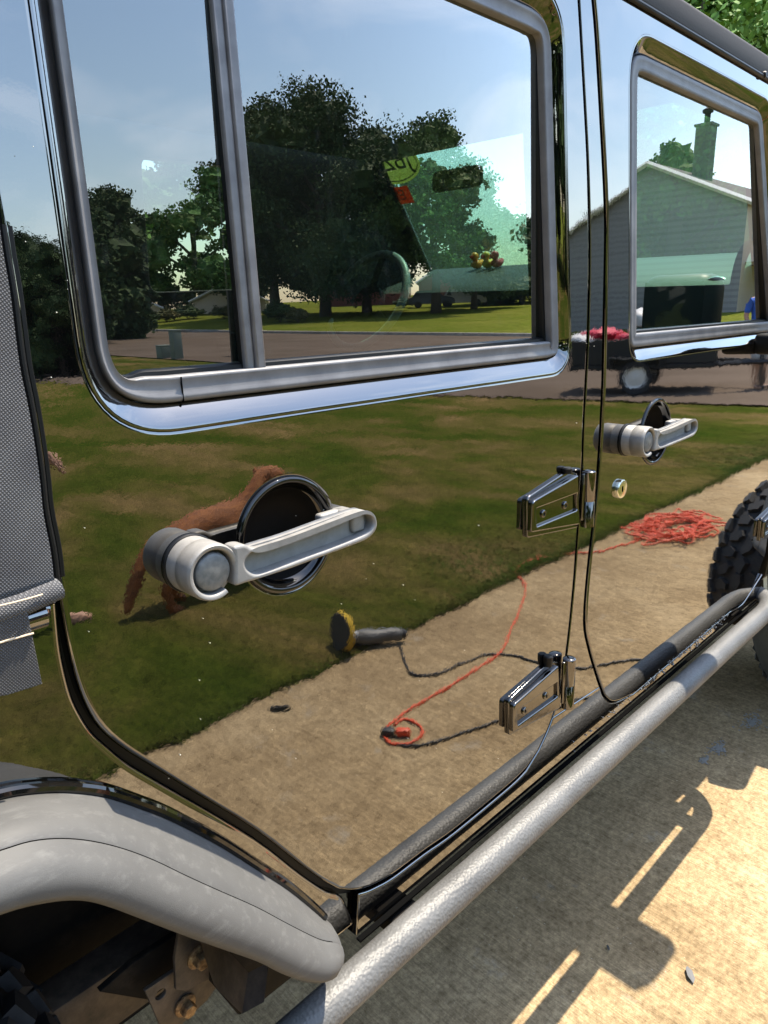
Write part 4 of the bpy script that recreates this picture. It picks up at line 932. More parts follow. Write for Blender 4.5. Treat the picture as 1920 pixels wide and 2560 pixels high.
# dry leaves and a scrap on the drive
def leaf(px, py, direct_, col, label, size=0.025):
    p = (CAM + ray(px, py) * (-CAM.z / ray(px, py).z)) if direct_ else onground(px, py, 0)
    e = bmesh.new(); vs_ = []
    for i, (a, b, c) in enumerate([(-1, 0, 0.10), (-0.4, 0.38, 0.34), (0.5, 0.34, 0.30), (1, 0, 0.06), (0.5, -0.34, 0.06), (-0.4, -0.36, 0.04)]): vs_.append(e.verts.new((a * size, b * size, c * size * 0.9 + 0.002)))
    mid0 = e.verts.new((-0.3 * size, 0, 0.004)); mid1 = e.verts.new((0.45 * size, 0, 0.004))
    for f_ in ((vs_[0], mid0, vs_[1]), (vs_[1], mid0, mid1, vs_[2]), (vs_[2], mid1, vs_[3]), (vs_[3], mid1, vs_[4]), (vs_[4], mid1, mid0, vs_[5]), (vs_[5], mid0, vs_[0])): e.faces.new(f_)
    o = bmobj('dry_leaf', e, mat('dry_leaf', col, 0.7), smooth=False); o.location = (p.x, p.y, 0.001); o.rotation_euler = (0, 0, rnd.uniform(0.5, 0.9)); return tag(o, label, 'leaf')
leaf(1725, 2440, True, (0.10, 0.10, 0.10), 'small curled grey leaf on the sunlit driveway', 0.022)
leaf(1520, 2372, True, (0.03, 0.025, 0.02), 'tiny dark leaf in the shade of the vehicle on the driveway', 0.009)
leaf(1148, 1492, False, (0.55, 0.45, 0.30), 'pale dry leaf on the lawn near the driveway', 0.035)
leaf(700, 1773, False, (0.03, 0.025, 0.02), 'dark twig-like leaf on the driveway', 0.05)

# grass blades standing along the edge and over the near lawn
bm_v = []; bm_f = []; rr = random.Random(21)
for i in range(46000):
    x = rr.uniform(0.4, 9.0); y = EDGE + 0.02 - abs(rr.gauss(0, 0.05 if i % 2 else 0.45)) + 0.03 * noise.noise((x * 3.1, 0, 0)) + 0.04 * noise.noise((x * 1.1, 7, 0))
    a = rr.uniform(0, 6.283); h = rr.uniform(0.012, 0.032); w_ = rr.uniform(0.002, 0.0045) * (1 + 0.5 * (EDGE - y)); dx, dy = math.cos(a) * w_, math.sin(a) * w_; lx, ly = rr.gauss(0, 0.025), rr.gauss(0, 0.025)
    k = len(bm_v); bm_v += [(x - dx, y - dy, 0.004), (x + dx, y + dy, 0.004), (x + lx, y + ly, h)]; bm_f.append((k, k + 1, k + 2))
tag(meshobj('lawn_grass', bm_v, bm_f, MT['blade']), kind='stuff')

# ================================================================== living things
def skin(name, verts, edges, radii, material, parent=None, sub=2, root=0):
    me = bpy.data.meshes.new(name); me.from_pydata(verts, edges, []); o = bpy.data.objects.new(name, me); COL.objects.link(o)
    md = o.modifiers.new('skin', 'SKIN'); sl = me.skin_vertices[0].data
    for i, r_ in enumerate(radii):
        sl[i].radius = r_ if isinstance(r_, tuple) else (r_, r_)
    sl[root].use_root = True; md.use_smooth_shade = True
    o.modifiers.new('sub', 'SUBSURF').levels = sub; o.modifiers['sub'].render_levels = sub
    dg = bpy.context.evaluated_depsgraph_get(); m2 = bpy.data.meshes.new_from_object(o.evaluated_get(dg)); bpy.data.objects.remove(o)
    m2.materials.clear(); m2.materials.append(material); m2.polygons.foreach_set('use_smooth', [True] * len(m2.polygons))
    return link(bpy.data.objects.new(name, m2), parent)
FUR = mat('red_brown_fur', (0.2, 0.075, 0.025), 0.75)
v = coord(FUR); setc(FUR, ramp(FUR, noise_n(FUR, coord(FUR, (8, 30, 30)), 1.2, 6, 0.7), [(0.3, (0.10, 0.030, 0.006)), (0.55, (0.27, 0.085, 0.014)), (0.78, (0.45, 0.19, 0.05))])); bump(FUR, noise_n(FUR, coord(FUR, (40, 120, 120)), 1.0, 4), 0.6, 0.01)
# red-brown dog walking across the lawn; back and feet set from the photo
YD = -2.78
rump = mirY(395, 1325, YD); sho = mirY(650, 1270, YD); foot = onground(455, 1512, 0)
X0 = rump.x + 0.04; X1 = X0 + 0.50; zb = max(0.50, min(0.66, rump.z)) - 0.085
dv = [(X0, YD, zb), (X0 + 0.14, YD, zb + 0.005), (X0 + 0.30, YD, zb - 0.005), (X0 + 0.42, YD, zb + 0.01), (X1, YD, zb + 0.03),            # spine 0-4
      (X1 + 0.09, YD, zb + 0.13), (X1 + 0.16, YD, zb + 0.215), (X1 + 0.235, YD, zb + 0.215), (X1 + 0.31, YD, zb + 0.185),                    # neck, head, muzzle 5-8
      (X0 - 0.09, YD, zb - 0.03), (X0 - 0.17, YD, zb - 0.14), (X0 - 0.23, YD, zb - 0.27), (X0 - 0.28, YD, zb - 0.36)]                          # tail 9-12
de = [(0, 1), (1, 2), (2, 3), (3, 4), (4, 5), (5, 6), (6, 7), (7, 8), (0, 9), (9, 10), (10, 11), (11, 12)]
dr = [(0.085, 0.10), (0.085, 0.105), (0.088, 0.115), (0.095, 0.125), (0.085, 0.10), 0.072, (0.062, 0.064), 0.05, 0.032, 0.034, 0.042, 0.036, 0.018]
def leg(pts, rad, at):
    k = len(dv); dv.extend(pts); dr.extend(rad); de.append((at, k)); de.extend((k + i, k + i + 1) for i in range(len(pts) - 1))
for s, ph in ((-1, 0.05), (1, -0.06)):
    leg([(X0 + 0.03, YD + s * 0.07, zb - 0.09), (X0 + 0.06 + ph, YD + s * 0.075, zb - 0.22), (X0 - 0.02 + ph, YD + s * 0.075, 0.16), (X0 + 0.0 + ph, YD + s * 0.075, 0.035), (X0 + 0.055 + ph, YD + s * 0.075, 0.022)], [0.075, 0.048, 0.027, 0.024, 0.024], 0)
    leg([(X1 - 0.06, YD + s * 0.07, zb - 0.10), (X1 - 0.09 - ph, YD + s * 0.07, zb - 0.23), (X1 - 0.06 - ph, YD + s * 0.07, 0.14), (X1 - 0.05 - ph, YD + s * 0.07, 0.035), (X1 - 0.005 - ph, YD + s * 0.07, 0.022)], [0.06, 0.038, 0.026, 0.024, 0.024], 3)
DOG = tag(skin('dog', dv, de, dr, FUR), 'red brown long-tailed dog standing on the lawn beyond the polisher', 'dog')
for s in (-1, 1):
    bm = bmesh.new(); bmesh.ops.create_uvsphere(bm, u_segments=10, v_segments=8, radius=1, matrix=Matrix.Translation((X1 + 0.155, YD + s * 0.062, zb + 0.20)) @ Matrix.Diagonal((0.03, 0.012, 0.055, 1))); bmobj('ear', bm, FUR, DOG)
bm = bmesh.new(); bmesh.ops.create_uvsphere(bm, u_segments=10, v_segments=8, radius=0.013, matrix=Matrix.Translation((X1 + 0.342, YD, zb + 0.19))); bmobj('nose', bm, BLK, DOG)

SKIN = mat('skin', (0.42, 0.23, 0.15), 0.6)
def person(x, y, face, shirt, legs_col, label, z=0.0, bare=True):
    """standing figure about 1.75 m tall; clothes are shells of their own over one continuous body"""
    e = tag(empty('person', (x, y, z), face), label, 'person')
    bv = [(0, 0, 0.95), (0, 0, 1.10), (0.005, 0, 1.28), (0, 0, 1.43), (0.01, 0, 1.52), (0.02, 0, 1.60), (0.03, 0, 1.70)]
    be = [(i, i + 1) for i in range(6)]; br_ = [(0.11, 0.15), (0.10, 0.135), (0.115, 0.165), (0.085, 0.14), 0.052, (0.078, 0.068), (0.075, 0.066)]
    def limb(pts, rad, at):
        k = len(bv); bv.extend(pts); br_.extend(rad); be.append((at, k)); be.extend((k + i, k + i + 1) for i in range(len(pts) - 1)); return k
    sh = {}
    for s in (-1, 1):
        sh[s] = limb([(0, s * 0.19, 1.41), (-0.03, s * 0.245, 1.14), (0.10, s * 0.22, 0.95), (0.15, s * 0.21, 0.90)], [0.056, 0.043, 0.03, 0.034], 3)
        k = len(bv) - 1
        for f_ in range(4): limb([(0.185 - abs(f_ - 1.5) * 0.006, s * 0.21 + (f_ - 1.5) * 0.02, 0.865), (0.195, s * 0.21 + (f_ - 1.5) * 0.02, 0.825)], [0.0095, 0.008], k)
        limb([(0.165, s * 0.175, 0.885), (0.185, s * 0.165, 0.86)], [0.011, 0.009], k)
        limb([(0, s * 0.095, 0.86), (0.01 + 0.05 * s, s * 0.105, 0.49), (-0.02 + 0.08 * s, s * 0.11, 0.10), (0.02 + 0.08 * s, s * 0.11, 0.04), (0.16 + 0.08 * s, s * 0.12, 0.025)], [0.085, 0.055, 0.037, 0.04, 0.032], 0)
    skin('body', bv, be, br_, SKIN, e, 2)
    sv = [(0, 0, 0.98), (0, 0, 1.10), (0.005, 0, 1.28), (0, 0, 1.42), (0.005, 0, 1.475)]; se = [(0, 1), (1, 2), (2, 3), (3, 4)]; sr = [(0.125, 0.165), (0.12, 0.155), (0.13, 0.18), (0.098, 0.15), 0.068]
    for s in (-1, 1):
        k = len(sv); sv += [(0, s * 0.19, 1.415), (-0.016, s * 0.222, 1.27), (-0.026, s * 0.24, 1.17)]; sr += [0.068, 0.06, 0.058]; se += [(3, k), (k, k + 1), (k + 1, k + 2)]
    skin('shirt', sv, se, sr, shirt, e, 2)
    tv = [(0, 0, 0.99), (0, 0, 0.93)]; te = [(0, 1)]; tr_ = [(0.118, 0.158), (0.122, 0.16)]
    for s in (-1, 1):
        k = len(tv); tv += [(0.0, s * 0.095, 0.84), (0.015 + 0.03 * s, s * 0.105, 0.66), (0.01 + 0.05 * s, s * 0.11, 0.50)]; tr_ += [0.10, 0.085, 0.08]; te += [(1, k), (k, k + 1), (k + 1, k + 2)]
    skin('shorts', tv, te, tr_, legs_col, e, 2)
    bm = bmesh.new(); bmesh.ops.create_uvsphere(bm, u_segments=18, v_segments=12, radius=1, matrix=Matrix.Translation((0.012, 0, 1.715)) @ Matrix.Diagonal((0.092, 0.08, 0.085, 1))); bmobj('hair', bm, mat('dark_hair', (0.03, 0.018, 0.01), 0.6), e)
    bm = bmesh.new(); bmesh.ops.create_cone(bm, segments=8, radius1=0.014, radius2=0.004, depth=0.03, cap_ends=True, matrix=Matrix.Translation((0.112, 0, 1.655)) @ Matrix.Rotation(math.pi / 2, 4, 'Y')); bmobj('nose', bm, SKIN, e)
    for s in (-1, 1):
        bm = bmesh.new(); bmesh.ops.create_uvsphere(bm, u_segments=8, v_segments=6, radius=0.009, matrix=Matrix.Translation((0.10, s * 0.03, 1.68))); bmobj('eye', bm, BLK, e)
        bm = bmesh.new(); bmesh.ops.create_uvsphere(bm, u_segments=8, v_segments=6, radius=1, matrix=Matrix.Translation((0.02, s * 0.076, 1.66)) @ Matrix.Diagonal((0.02, 0.008, 0.03, 1))); bmobj('ear', bm, SKIN, e)
    bm = bmesh.new(); box(bm, (0.104, 0, 1.615), (0.008, 0.045, 0.009), None, 0.003, 1); bmobj('mouth', bm, mat('lip', (0.3, 0.1, 0.08), 0.6), e)
    return e
NAVY = mat('navy_cotton', (0.03, 0.045, 0.09), 0.85); BLUE = mat('blue_cotton', (0.03, 0.10, 0.42), 0.85); LSH = mat('pale_cotton', (0.5, 0.5, 0.5), 0.85); TAN = mat('brown_cotton', (0.12, 0.06, 0.035), 0.85)
fp = onground(196, 1556, 0); person(fp.x - 0.16, fp.y - 0.10, 0.15, NAVY, TAN, 'person in navy shirt and brown shorts standing barefoot on the lawn')
h_, q_ = mirror_ray(1915, 745, True); dd = 13.0; person((h_ + q_ * dd).x, (h_ + q_ * dd).y, 2.4, BLUE, LSH, 'person in bright blue shirt and pale shorts at the street end of the driveway')

# ================================================================== street, houses, trees
def leaf_cloud(name, blobs, n, size, material, parent, seed, squash=0.8, core=0.66):
    r_ = random.Random(seed); V = []; F = []
    tot = sum(b[3] ** 2 for b in blobs)
    for (cx, cy, cz, rad) in blobs:
        m_ = int(n * rad * rad / tot); sub = [(r_.gauss(0, 1), r_.gauss(0, 1), r_.gauss(0, 1)) for _ in range(max(6, m_ // 45))]
        cl = []
        for s in sub:
            l_ = math.sqrt(sum(q * q for q in s)) or 1; k = rad * (0.55 + 0.5 * r_.random()) / l_
            cl.append((cx + s[0] * k, cy + s[1] * k, cz + s[2] * k * squash))
        for i in range(m_):
            c = cl[r_.randrange(len(cl))]; sg = rad * 0.16
            p = Vector((c[0] + r_.triangular(-2, 2) * sg, c[1] + r_.triangular(-2, 2) * sg, c[2] + r_.triangular(-2, 2) * sg * 0.7))
            nrm = Vector((r_.gauss(0, 1), r_.gauss(0, 1), r_.gauss(0.5, 1))).normalized(); a = nrm.orthogonal().normalized(); a.rotate(Quaternion(nrm, r_.uniform(0, 6.28))); b = nrm.cross(a)
            s = size * r_.uniform(0.6, 1.3); k = len(V)
            V += [p - a * s * 0.5, p + b * s * 0.33 + a * s * 0.05, p + a * s * 0.55, p - b * s * 0.33]; F.append((k, k + 1, k + 2, k + 3))
    for (cx, cy, cz, rad) in blobs:                     # shaded inner foliage, rough and leaf-edged
        bm = bmesh.new(); bmesh.ops.create_icosphere(bm, subdivisions=3, radius=1.0); bm.verts.ensure_lookup_table(); k = len(V)
        for q in bm.verts:
            d = q.co.normalized(); e = rad * core * (1 + 0.55 * noise.noise(d * 3.1 + Vector((cx, cy, cz))) + 0.30 * noise.noise(d * 9 + Vector((cy, cz, cx)))); V.append(Vector((cx + d.x * e, cy + d.y * e, cz + d.z * e * squash)))
        F += [tuple(k + q.index for q in f_.verts) for f_ in bm.faces]; bm.free()
    return meshobj(name, V, F, material, parent)
def tree(x, y, z, h, rx, material, label, seed, n=9000, leafs=0.26, crown_lo=0.22, cat='tree', group='trees beyond the street'):
    e = tag(empty('tree', (x, y, z), 0), label, cat, group); r_ = random.Random(seed); bm = bmesh.new()
    top = Vector((r_.uniform(-0.4, 0.4), r_.uniform(-0.4, 0.4), h * 0.8)); r0 = h * 0.022
    tp = [Vector((0, 0, -0.3)), Vector((0.03, 0, h * 0.15)), Vector((top.x * 0.3, top.y * 0.3, h * 0.4)), top]; tube(bm, [tuple(q) for q in tp], [r0 * 1.5, r0, r0 * 0.7, r0 * 0.2], 8)
    blobs = [(top.x * 0.5, top.y * 0.5, h * 0.86, rx * 0.42)]
    k = 11
    for i in range(k):
        a = 2.4 * i + r_.uniform(-0.4, 0.4); f_ = (i + 0.5) / k; hz = h * (crown_lo + 0.10 + (0.72 - crown_lo) * f_)
        ext = rx * (0.75 - 0.45 * abs(f_ - 0.35)) * r_.uniform(0.8, 1.1)
        t0 = Vector((top.x * 0.3, top.y * 0.3, hz * 0.72)); t1 = Vector((ext * math.cos(a), ext * math.sin(a), hz))
        tube(bm, [tuple(t0), tuple(t0.lerp(t1, 0.5) + Vector((0, 0, 0.25))), tuple(t1)], [r0 * 0.45, r0 * 0.28, r0 * 0.1], 6)
        blobs.append((t1.x, t1.y, t1.z, rx * r_.uniform(0.34, 0.5)))
    bmobj('trunk', bm, MT['bark'], e, angle=180); leaf_cloud('crown', blobs, n, leafs, material, e, seed + 1, core=0.25 if material is MT['leaf3'] else 0.66)
    return e
def dirpos(px, py, dist, pane=True):
    h, q = mirror_ray(px, py, pane); q2 = Vector((q.x, q.y)).normalized(); return h.x + q2.x * dist, h.y + q2.y * dist, math.degrees(math.asin(q.normalized().z))
def treetop(px, py, dist, pane=True):
    x, y, el = dirpos(px, py, dist, pane); return x, y, 1.45 + dist * math.tan(D2R(el))
def put_tree(px, py, dist, rx, material, label, seed, base=None, **kw):
    x, y, zt = treetop(px, py, dist); b = far_z(x, y) if base is None else base
    return tree(x, y, b, (zt - b) * 1.0, rx, material, label, seed, **kw)
put_tree(790, 212, 64, 9.0, MT['leaf1'], 'broad dark oak tree, the tallest one across the street', 31, n=64000, leafs=0.27, crown_lo=0.08)
put_tree(655, 232, 68, 6.6, MT['leaf1'], 'dark oak tree left of the tallest oak across the street', 32, n=34000, leafs=0.28, crown_lo=0.08)
put_tree(905, 300, 68, 5.2, MT['leaf1'], 'dark oak tree between the two tall trees across the street', 33, n=24000, leafs=0.28, crown_lo=0.10)
put_tree(1090, 270, 60, 5.6, MT['leaf2'], 'pointed green tree with a clear trunk across the street', 34, n=36000, leafs=0.25, crown_lo=0.14)
put_tree(1190, 440, 66, 4.4, MT['leaf2'], 'lower green tree right of the pointed one across the street', 35, n=16000, leafs=0.28, crown_lo=0.08)
put_tree(1310, 545, 80, 5.5, MT['leaf1'], 'low dark tree beside the pale gabled house', 36, n=12000, leafs=0.3, crown_lo=0.02)
put_tree(275, 470, 92, 7.4, MT['leaf1'], 'round dark tree behind the low grey-roofed house', 37, n=20000, leafs=0.38, crown_lo=0.12)
put_tree(375, 530, 98, 6.5, MT['leaf2'], 'mid green tree between the round tree and the light one', 38, n=12000, leafs=0.4, crown_lo=0.12)
put_tree(505, 505, 90, 6.8, MT['leaf2'], 'light green rounded tree behind the gabled house at the bend', 39, n=18000, leafs=0.38, crown_lo=0.12)
put_tree(590, 570, 84, 4.6, MT['leaf1'], 'small dark tree at the bend of the street', 40, n=9000, leafs=0.34, crown_lo=0.12)
for i, (px, py, d_, rx_) in enumerate([(30, 590, 44, 4.0), (110, 620, 40, 3.4), (180, 610, 46, 4.0), (-120, 560, 48, 5), (-300, 540, 50, 5)]):
    x, y, zt = treetop(px, py, d_, False); tree(x, y, 0.0, zt, rx_, MT['leaf1'], ['dark tree over the house to the left of the street', 'dark bushy tree at the near end of the hedge line', 'dark tree next to the white-framed house', 'dark tree far left beside the lawn', 'dark tree at the far left end of the lawn'][i], 50 + i, n=12000, leafs=0.34, crown_lo=0.0, group='trees at the end of the lawn')
for i in range(9):      # belt of trees closing the view on the other bearings
    x, y = 62 + 7 * (i % 2), -46 + i * 9.5
    tree(x, y, 1.2, 9 + (i * 37 % 5), 5.0, MT['leaf1'] if i % 2 else MT['leaf2'], ['tree far behind the houses, %s in the row' % w_ for w_ in ('first', 'second', 'third', 'fourth', 'fifth', 'sixth', 'seventh', 'eighth', 'ninth')][i], 70 + i, n=4500, leafs=0.42, crown_lo=0.0, group='trees behind the houses')
for i, (x, y, h) in enumerate([(-9, -5.5, 8), (-12, -10, 9), (-14, -2.5, 9), (-8, -14, 8), (-4, -19, 8)]):
    tree(x, y, 0, h, 3.6, MT['leaf1'], ['dark tree near the house end of the lawn, %s from the drive' % w_ for w_ in ('second', 'third', 'first', 'fourth', 'fifth')][i], 150 + i, n=7000, leafs=0.26, crown_lo=0.0, group='trees behind the vehicle')
# trees seen directly past the roof, on the left-hand neighbour's ground
for i, (px, py, d_, rx_) in enumerate([(1760, -260, 21, 3.4), (1900, -190, 24, 3.6), (2010, -60, 27, 3.6), (1660, -330, 26, 4.0)]):
    dq = ray(px, py); hd = Vector((dq.x, dq.y)).normalized() * d_; zt = 1.45 + d_ * dq.z / math.hypot(dq.x, dq.y)
    tree(hd.x, hd.y - 0.6, 0, zt, rx_, MT['leaf3'], ['sunlit light green tree just past the roof edge', 'sunlit light green tree at the right edge past the roof', 'light green tree low at the right behind the roof', 'light green tree hidden behind the roof rail'][i], 90 + i, n=26000, leafs=0.17, crown_lo=0.10, group='trees ahead of the vehicle')
for i, (x, y, h) in enumerate([(12, 30, 9), (22, 36, 10), (30, 27, 9), (40, 34, 11), (4, 40, 10), (52, 30, 12)]):
    tree(x, y, 0, h, 3.8, MT['leaf3'] if i % 2 == 0 else MT['leaf2'], ['light tree on the far side of the drive, %s from the house' % w_ for w_ in ('first', 'second', 'third', 'fourth', 'fifth', 'sixth')][i], 110 + i, n=9000, leafs=0.28, crown_lo=0.04, group='trees on the far side of the drive')
def shrub(x, y, z, r_, h, material, label, seed, cat='shrub', group='shrubs across the street'):
    e = tag(empty('shrub', (x, y, z)), label, cat, group); bm = bmesh.new()
    for k in range(5): a = k * 1.26; tube(bm, [(0, 0, -0.05), (0.3 * r_ * math.cos(a), 0.3 * r_ * math.sin(a), h * 0.4), (0.6 * r_ * math.cos(a), 0.6 * r_ * math.sin(a), h * 0.7)], [0.03, 0.02, 0.008], 5)
    bmobj('stem', bm, MT['bark'], e)
    leaf_cloud('foliage', [(0, 0, h * 0.5, r_ * 0.75)] + [(0.55 * r_ * math.cos(a), 0.55 * r_ * math.sin(a), h * 0.42, r_ * 0.5) for a in (0.3, 1.5, 2.8, 4.1, 5.3)], 1500, 0.16, material, e, seed, h / (2.0 * r_)); return e
for i, (px, py, d_, r_, h, k) in enumerate([(355, 770, 70, 1.5, 1.6, 'leaf1'), (415, 775, 72, 1.5, 1.4, 'leaf4'), (470, 775, 74, 1.7, 1.5, 'leaf1'), (560, 770, 70, 1.4, 1.4, 'leaf4'), (700, 770, 58, 1.5, 1.9, 'leaf1'), (745, 775, 56, 1.0, 1.3, 'leaf4'), (1010, 755, 76, 1.3, 1.2, 'leaf1'), (1250, 730, 74, 2.6, 3.0, 'leaf1'), (1310, 715, 74, 2.8, 3.4, 'leaf1'), (310, 775, 68, 1.2, 1.0, 'leaf4')]):
    x, y, _ = dirpos(px, py, d_); shrub(x, y, far_z(x, y) if x > ROADX1 else 0.0, r_, h, MT[k], 'shrub across the street, ' + ['second from the left in the bed', 'third from the left in the bed', 'fourth from the left in the bed', 'fifth from the left in the bed', 'dark one left of the big trunk', 'small tawny one left of the big trunk', 'in front of the brick gables', 'large dark one left of the pale house', 'largest, beside the pale house', 'first from the left in the bed'][i], 130 + i)

def brickmat(name, c1, c2, mortar, scale):
    M = mat(name, c1, 0.85); b = N(M, 'ShaderNodeTexBrick'); b.inputs['Color1'].default_value = (*c1, 1); b.inputs['Color2'].default_value = (*c2, 1); b.inputs['Mortar'].default_value = (*mortar, 1); b.inputs['Scale'].default_value = scale
    LK(M, coord(M, (1, 1, 1), (math.pi / 2, 0, 0)), b.inputs['Vector']); setc(M, b.outputs['Color']); return M
BRG = brickmat('grey_brick', (0.24, 0.24, 0.245), (0.20, 0.20, 0.205), (0.27, 0.27, 0.275), 1.6); BRR = mat('red_brick', (0.22, 0.075, 0.055), 0.85)
ROOF = mat('grey_shingle', (0.10, 0.085, 0.08), 0.9); setc(ROOF, ramp(ROOF, noise_n(ROOF, coord(ROOF), 5, 5), [(0.3, (0.075, 0.062, 0.058)), (0.7, (0.13, 0.11, 0.10))]))
ROOF2 = mat('brown_shingle', (0.13, 0.085, 0.07), 0.9); WHT = mat('white_trim', (0.7, 0.69, 0.66), 0.6); CRM = mat('cream_siding', (0.62, 0.52, 0.40), 0.7); WIN = mat('window_dark', (0.03, 0.035, 0.04), 0.08, 0, 1.6); WOOD = mat('deck_wood', (0.28, 0.19, 0.11), 0.8)
def house(x, y, z, wy, lx, eave, ridge, wallm, sidem, roofm, label, rz=0.0, chim=False, deck=False, over=0.35):
    """gable end faces -x (towards the street), ridge along +x"""
    e = tag(empty('house', (x, y, z), rz), label, 'house', 'houses across the street'); hw = wy / 2
    V = [(0, -hw, -1), (0, hw, -1), (0, hw, eave), (0, 0, ridge), (0, -hw, eave), (lx, -hw, -1), (lx, hw, -1), (lx, hw, eave), (lx, 0, ridge), (lx, -hw, eave)]
    meshobj('gable_wall', V, [(0, 4, 3, 2, 1), (5, 6, 7, 8, 9)], wallm, e); meshobj('side_wall', V, [(1, 2, 7, 6), (0, 5, 9, 4)], sidem, e)
    sl = (ridge - eave) / hw; bm = bmesh.new()
    for s in (-1, 1):
        p = [(-over, 0, ridge + 0.02), (lx + over, 0, ridge + 0.02), (lx + over, s * (hw + over), eave - over * sl), (-over, s * (hw + over), eave - over * sl)]
        lo = [bm.verts.new(q) for q in p]; hi = [bm.verts.new((q[0], q[1], q[2] + 0.16)) for q in p]
        bm.faces.new(hi); bm.faces.new(lo)
        for i in range(4): bm.faces.new((lo[i], lo[(i + 1) % 4], hi[(i + 1) % 4], hi[i]))
    rf_ = bmobj('roof', bm, roofm, e, smooth=False)
    for s in (-1, 1):
        bm = bmesh.new(); a = Vector((-over - 0.03, 0, ridge + 0.06)); b = Vector((-over - 0.03, s * (hw + over), eave - over * sl + 0.06)); tube(bm, [tuple(a), tuple(b)], 0.14, 4); bmobj('bargeboard', bm, WHT, e, smooth=False)
    if chim:
        bm = bmesh.new(); box(bm, (3.4, hw * 0.28, ridge + 0.4), (0.9, 0.85, 3.6), None, 0.02, 1); box(bm, (3.4, hw * 0.28, ridge + 2.2), (1.05, 1.0, 0.12)); bmobj('chimney', bm, mat('chimney_brick', (0.10, 0.09, 0.085), 0.9), rf_, smooth=False)
        bm = bmesh.new(); lathe(bm, [(0.16, ridge + 2.2), (0.16, ridge + 2.8), (0.28, ridge + 2.85), (0.3, ridge + 3.0), (0.1, ridge + 3.1)], 12, Matrix.Translation((3.4, hw * 0.28, 0))); bmobj('chimney_cap', bm, MT['chassis'], rf_)
    for k in range(3 if not deck else 4):
        bm = bmesh.new(); xx = 1.6 + k * 2.6
        if xx > lx - 0.8: continue
        box(bm, (xx, hw + 0.03, eave - 1.2), (1.0, 0.06, 1.3)); wn = bmobj('window', bm, WHT, e, smooth=False)
        bm = bmesh.new(); box(bm, (xx, hw + 0.065, eave - 1.2), (0.84, 0.02, 1.14)); bmobj('pane', bm, WIN, wn, smooth=False)
    if deck:
        bm = bmesh.new(); box(bm, (4.0, hw + 1.5, 2.5), (7.0, 3.0, 0.18)); dk = bmobj('deck_floor', bm, WOOD, e, smooth=False)
        bm = bmesh.new(); box(bm, (4.0, hw + 2.95, 3.5), (7.0, 0.08, 0.08)); bmobj('deck_rail', bm, WOOD, dk, smooth=False)
        me = None
        for i in range(36):
            if me is None:
                bm = bmesh.new(); box(bm, (0, 0, 0), (0.04, 0.04, 0.95)); o = bmobj('baluster', bm, WHT, dk, smooth=False); me = o.data
            else: o = link(bpy.data.objects.new('baluster', me), dk)
            o.location = (0.55 + i * 0.2, hw + 2.95, 3.05)
        for xx in (0.7, 4.0, 7.3):
            bm = bmesh.new(); box(bm, (xx, hw + 2.85, 0.9), (0.18, 0.18, 3.2)); bmobj('deck_post', bm, WOOD, e, smooth=False)
    return e
# pale gabled house reflected in the front window
HXp = 41.0
def on_x(px, py, X): h, q = mirror_ray(px, py, True); t = (X - h.x) / q.x; return h + q * t
ap = on_x(1629, 413, HXp); er = on_x(1874, 503, HXp); hw_ = max(3.5, er.y - ap.y)
house(HXp, ap.y, far_z(HXp, ap.y), 2 * hw_, 21, er.z - far_z(HXp, ap.y), ap.z - far_z(HXp, ap.y), BRG, CRM, ROOF, 'pale grey brick house with a gable end, tall chimney and cream side deck', chim=True, deck=True)
for i, (px, py, d_, w_, hgt) in enumerate([(915, 690, 88, 10, 5.2), (1120, 700, 90, 7, 4.8), (1205, 715, 96, 9, 4.2)]):
    x, y, _ = dirpos(px, py, d_); house(x, y, far_z(x, y) - 0.2, w_, 9, hgt * 0.55, hgt, BRR, CRM, ROOF2, ['small red brick house left of the two parked cars', 'small steep red gable behind the parked cars', 'low red brick house right of the parked cars'][i], -0.7)
x, y, _ = dirpos(250, 740, 84, True); house(x, y, -0.3, 12, 16, 2.3, 4.9, CRM, CRM, ROOF, 'low house with a broad grey roof at the left bend of the street', -1.15)
x, y, _ = dirpos(570, 720, 84, True); house(x, y, -0.2, 8, 12, 2.8, 4.6, CRM, CRM, ROOF, 'cream house with a low gable behind the shrubs at the bend', -0.9)
# house seen through the windscreen
house(33, 12, 0.3, 12, 12, 4.2, 7.5, CRM, WHT, ROOF, 'cream gabled house across the street ahead of the vehicle', 0.1)

